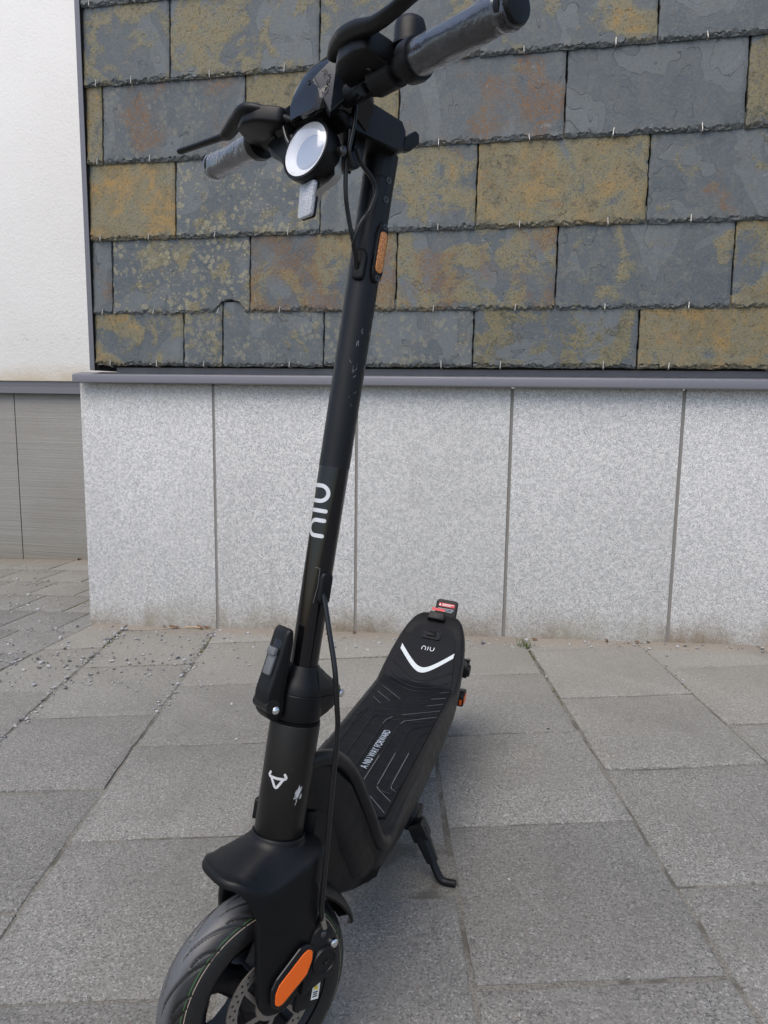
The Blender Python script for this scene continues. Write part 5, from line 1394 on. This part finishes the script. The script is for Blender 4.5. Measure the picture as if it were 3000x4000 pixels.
for y_ in (3.43, 2.93, 2.43):
    for _ in range(26): tuft(gr.uniform(-2.9, -1.9), y_ + gr.gauss(0, .002), gr.uniform(.002, .004))
me = bpy.data.meshes.new('moss'); me.from_pydata([tuple(map(float, v)) for v in mv], [], mf)
tag(link('moss', me, 'moss_green', None, smooth=0), 'thin green moss growing in the paving joints near the wall', 'moss', kind='stuff')

# sparse weed at a joint by the wall
weed = MB()
wc = on_ground(.143 + PWID - .004, 2.385)
for k in range(26):
    a = gr.uniform(0, 6.28); L = gr.uniform(.015, .042); b0 = np.array([wc[0] + gr.gauss(0, .010), wc[1] + gr.gauss(0, .006), gz(wc[0], wc[1]) - .002])
    d = np.array([math.cos(a), math.sin(a), 0]); up = np.array([0, 0, 1.0])
    p1 = b0 + up * L * .6 + d * L * .2; p2 = b0 + up * L * .8 + d * L * .75; e = np.array([-d[1], d[0], 0]) * .0013
    weed.add([b0 - e, b0 + e, p1 + e * .8, p1 - e * .8, p2], [(0, 1, 2, 3), (3, 2, 4)])
w_ = build('weed', weed, 'grass_green', None, None, smooth=0)
tag(w_, 'small sparse green weed sprouting from a paving joint by the granite', 'plant')

# dry leaves and twigs at the foot of the granite
def leaf(name, x, y, L, W, rz, tilt, label, mat='dry_leaf'):
    mb = MB(); n = 7; top = []; 
    for i in range(n + 1):
        t = i / n; wd = W * math.sin(math.pi * (t * .92 + .04)) ** .8
        u = (t - .5) * L; curl = .22 * L * (2 * t - 1) ** 2
        top.append([(u, -wd / 2, curl + wd * .35), (u, 0, curl), (u, wd / 2, curl + wd * .25)])
    vs = [p for r in top for p in r] + [(p[0], p[1], p[2] - .0006) for r in top for p in r]; m_ = len(top) * 3; fs = []
    for i in range(n):
        for k in range(2):
            a = i * 3 + k; fs.append((a, a + 1, a + 4, a + 3)); fs.append((m_ + a + 3, m_ + a + 4, m_ + a + 1, m_ + a))
    for i in range(n):
        fs.append((i * 3, (i + 1) * 3, m_ + (i + 1) * 3, m_ + i * 3)); fs.append((i * 3 + 2, m_ + i * 3 + 2, m_ + (i + 1) * 3 + 2, (i + 1) * 3 + 2))
    mb.add(vs, fs); o = build(name, mb, mat, None, None, smooth=60)
    o.rotation_euler = (tilt, .12, rz); o.location = (x, y, gz(x, y) + .003)
    return tag(o, label, 'leaf', 'dry leaves at the foot of the granite plinth')
LB = 'curled brown dry leaf lying against the foot of the granite plinth'
for (x, y, L, W, rz, tl) in ((-1.335, 2.512, .030, .012, .3, .5), (-1.318, 2.508, .020, .010, 1.3, .4), (-1.225, 2.514, .032, .013, -.5, .6), (-1.205, 2.518, .024, .010, .9, .7), (-1.375, 2.517, .020, .008, 2.4, .4), (-.645, 2.515, .022, .011, 1.2, .5), (.205, 2.515, .024, .012, 1.4, .8), (.300, 2.515, .018, .008, .5, .6), (.335, 2.515, .018, .009, 1.9, .7), (-.025, 2.505, .020, .010, .4, .5), (-2.50, 3.660, .034, .014, 1.5, 1.2)):
    lb = LB
    if y > 3: lb = 'upright dry leaf leaning on the grey concrete base panel'
    elif x < -1.34: lb = 'small brown dry leaf at the outer end of the leaf cluster by the plinth'
    elif x < -1.325: lb = 'longest curled brown dry leaf in the cluster at the foot of the corner granite panel'
    elif x < -1.25: lb = 'short curled brown dry leaf in the cluster at the foot of the corner granite panel'
    elif x < -1.21: lb = 'broad curled brown dry leaf touching the end of the twig at the granite foot'
    elif x < -1.0: lb = 'narrow curled brown dry leaf beside the twig at the granite joint'
    elif x < -.3: lb = 'single brown dry leaf at the foot of the granite behind the scooter stem'
    elif x < 0.1: lb = 'small brown dry leaf beside the green weed at the granite foot'
    elif x < 0.25: lb = 'brown dry leaf standing upright against the granite foot beyond the weed'
    elif x < .32: lb = 'thin brown dry leaf at the granite foot just past the upright leaf'
    else: lb = 'tiny brown dry leaf at the granite foot farthest along from the weed'
    leaf('dry_leaf', x, y, L, W, rz, tl, lb)
tw = build('twig', MB().tube([(-1.285, 2.5115, gz(-1.285, 2.51) + .004), (-1.255, 2.514, gz(-1.255, 2.51) + .006), (-1.228, 2.512, gz(-1.228, 2.51) + .004)], .0024, n=8, sub=3), 'warm_stick')
tag(tw, 'short pale twig lying among dry leaves at the granite foot', 'twig')
# dark droppings and a flattened bit of dirt on the slabs
def blob(x, y, s, mat, label, name, cat):
    mb = MB(); r = random.Random(int(x * 997)); rings = []
    for k, (rad, h) in enumerate(((1.0, .0), (.85, .25), (.5, .42), (.12, .46))):
        rings.append([(x + s * rad * math.cos(2 * math.pi * j / 14) * r.uniform(.75, 1.25), y + s * rad * .7 * math.sin(2 * math.pi * j / 14) * r.uniform(.7, 1.2), gz(x, y) + h * s * .5 + .0006) for j in range(14)])
    mb.loft(rings); return tag(build(name, mb, mat, None, None, smooth=60), label, cat)
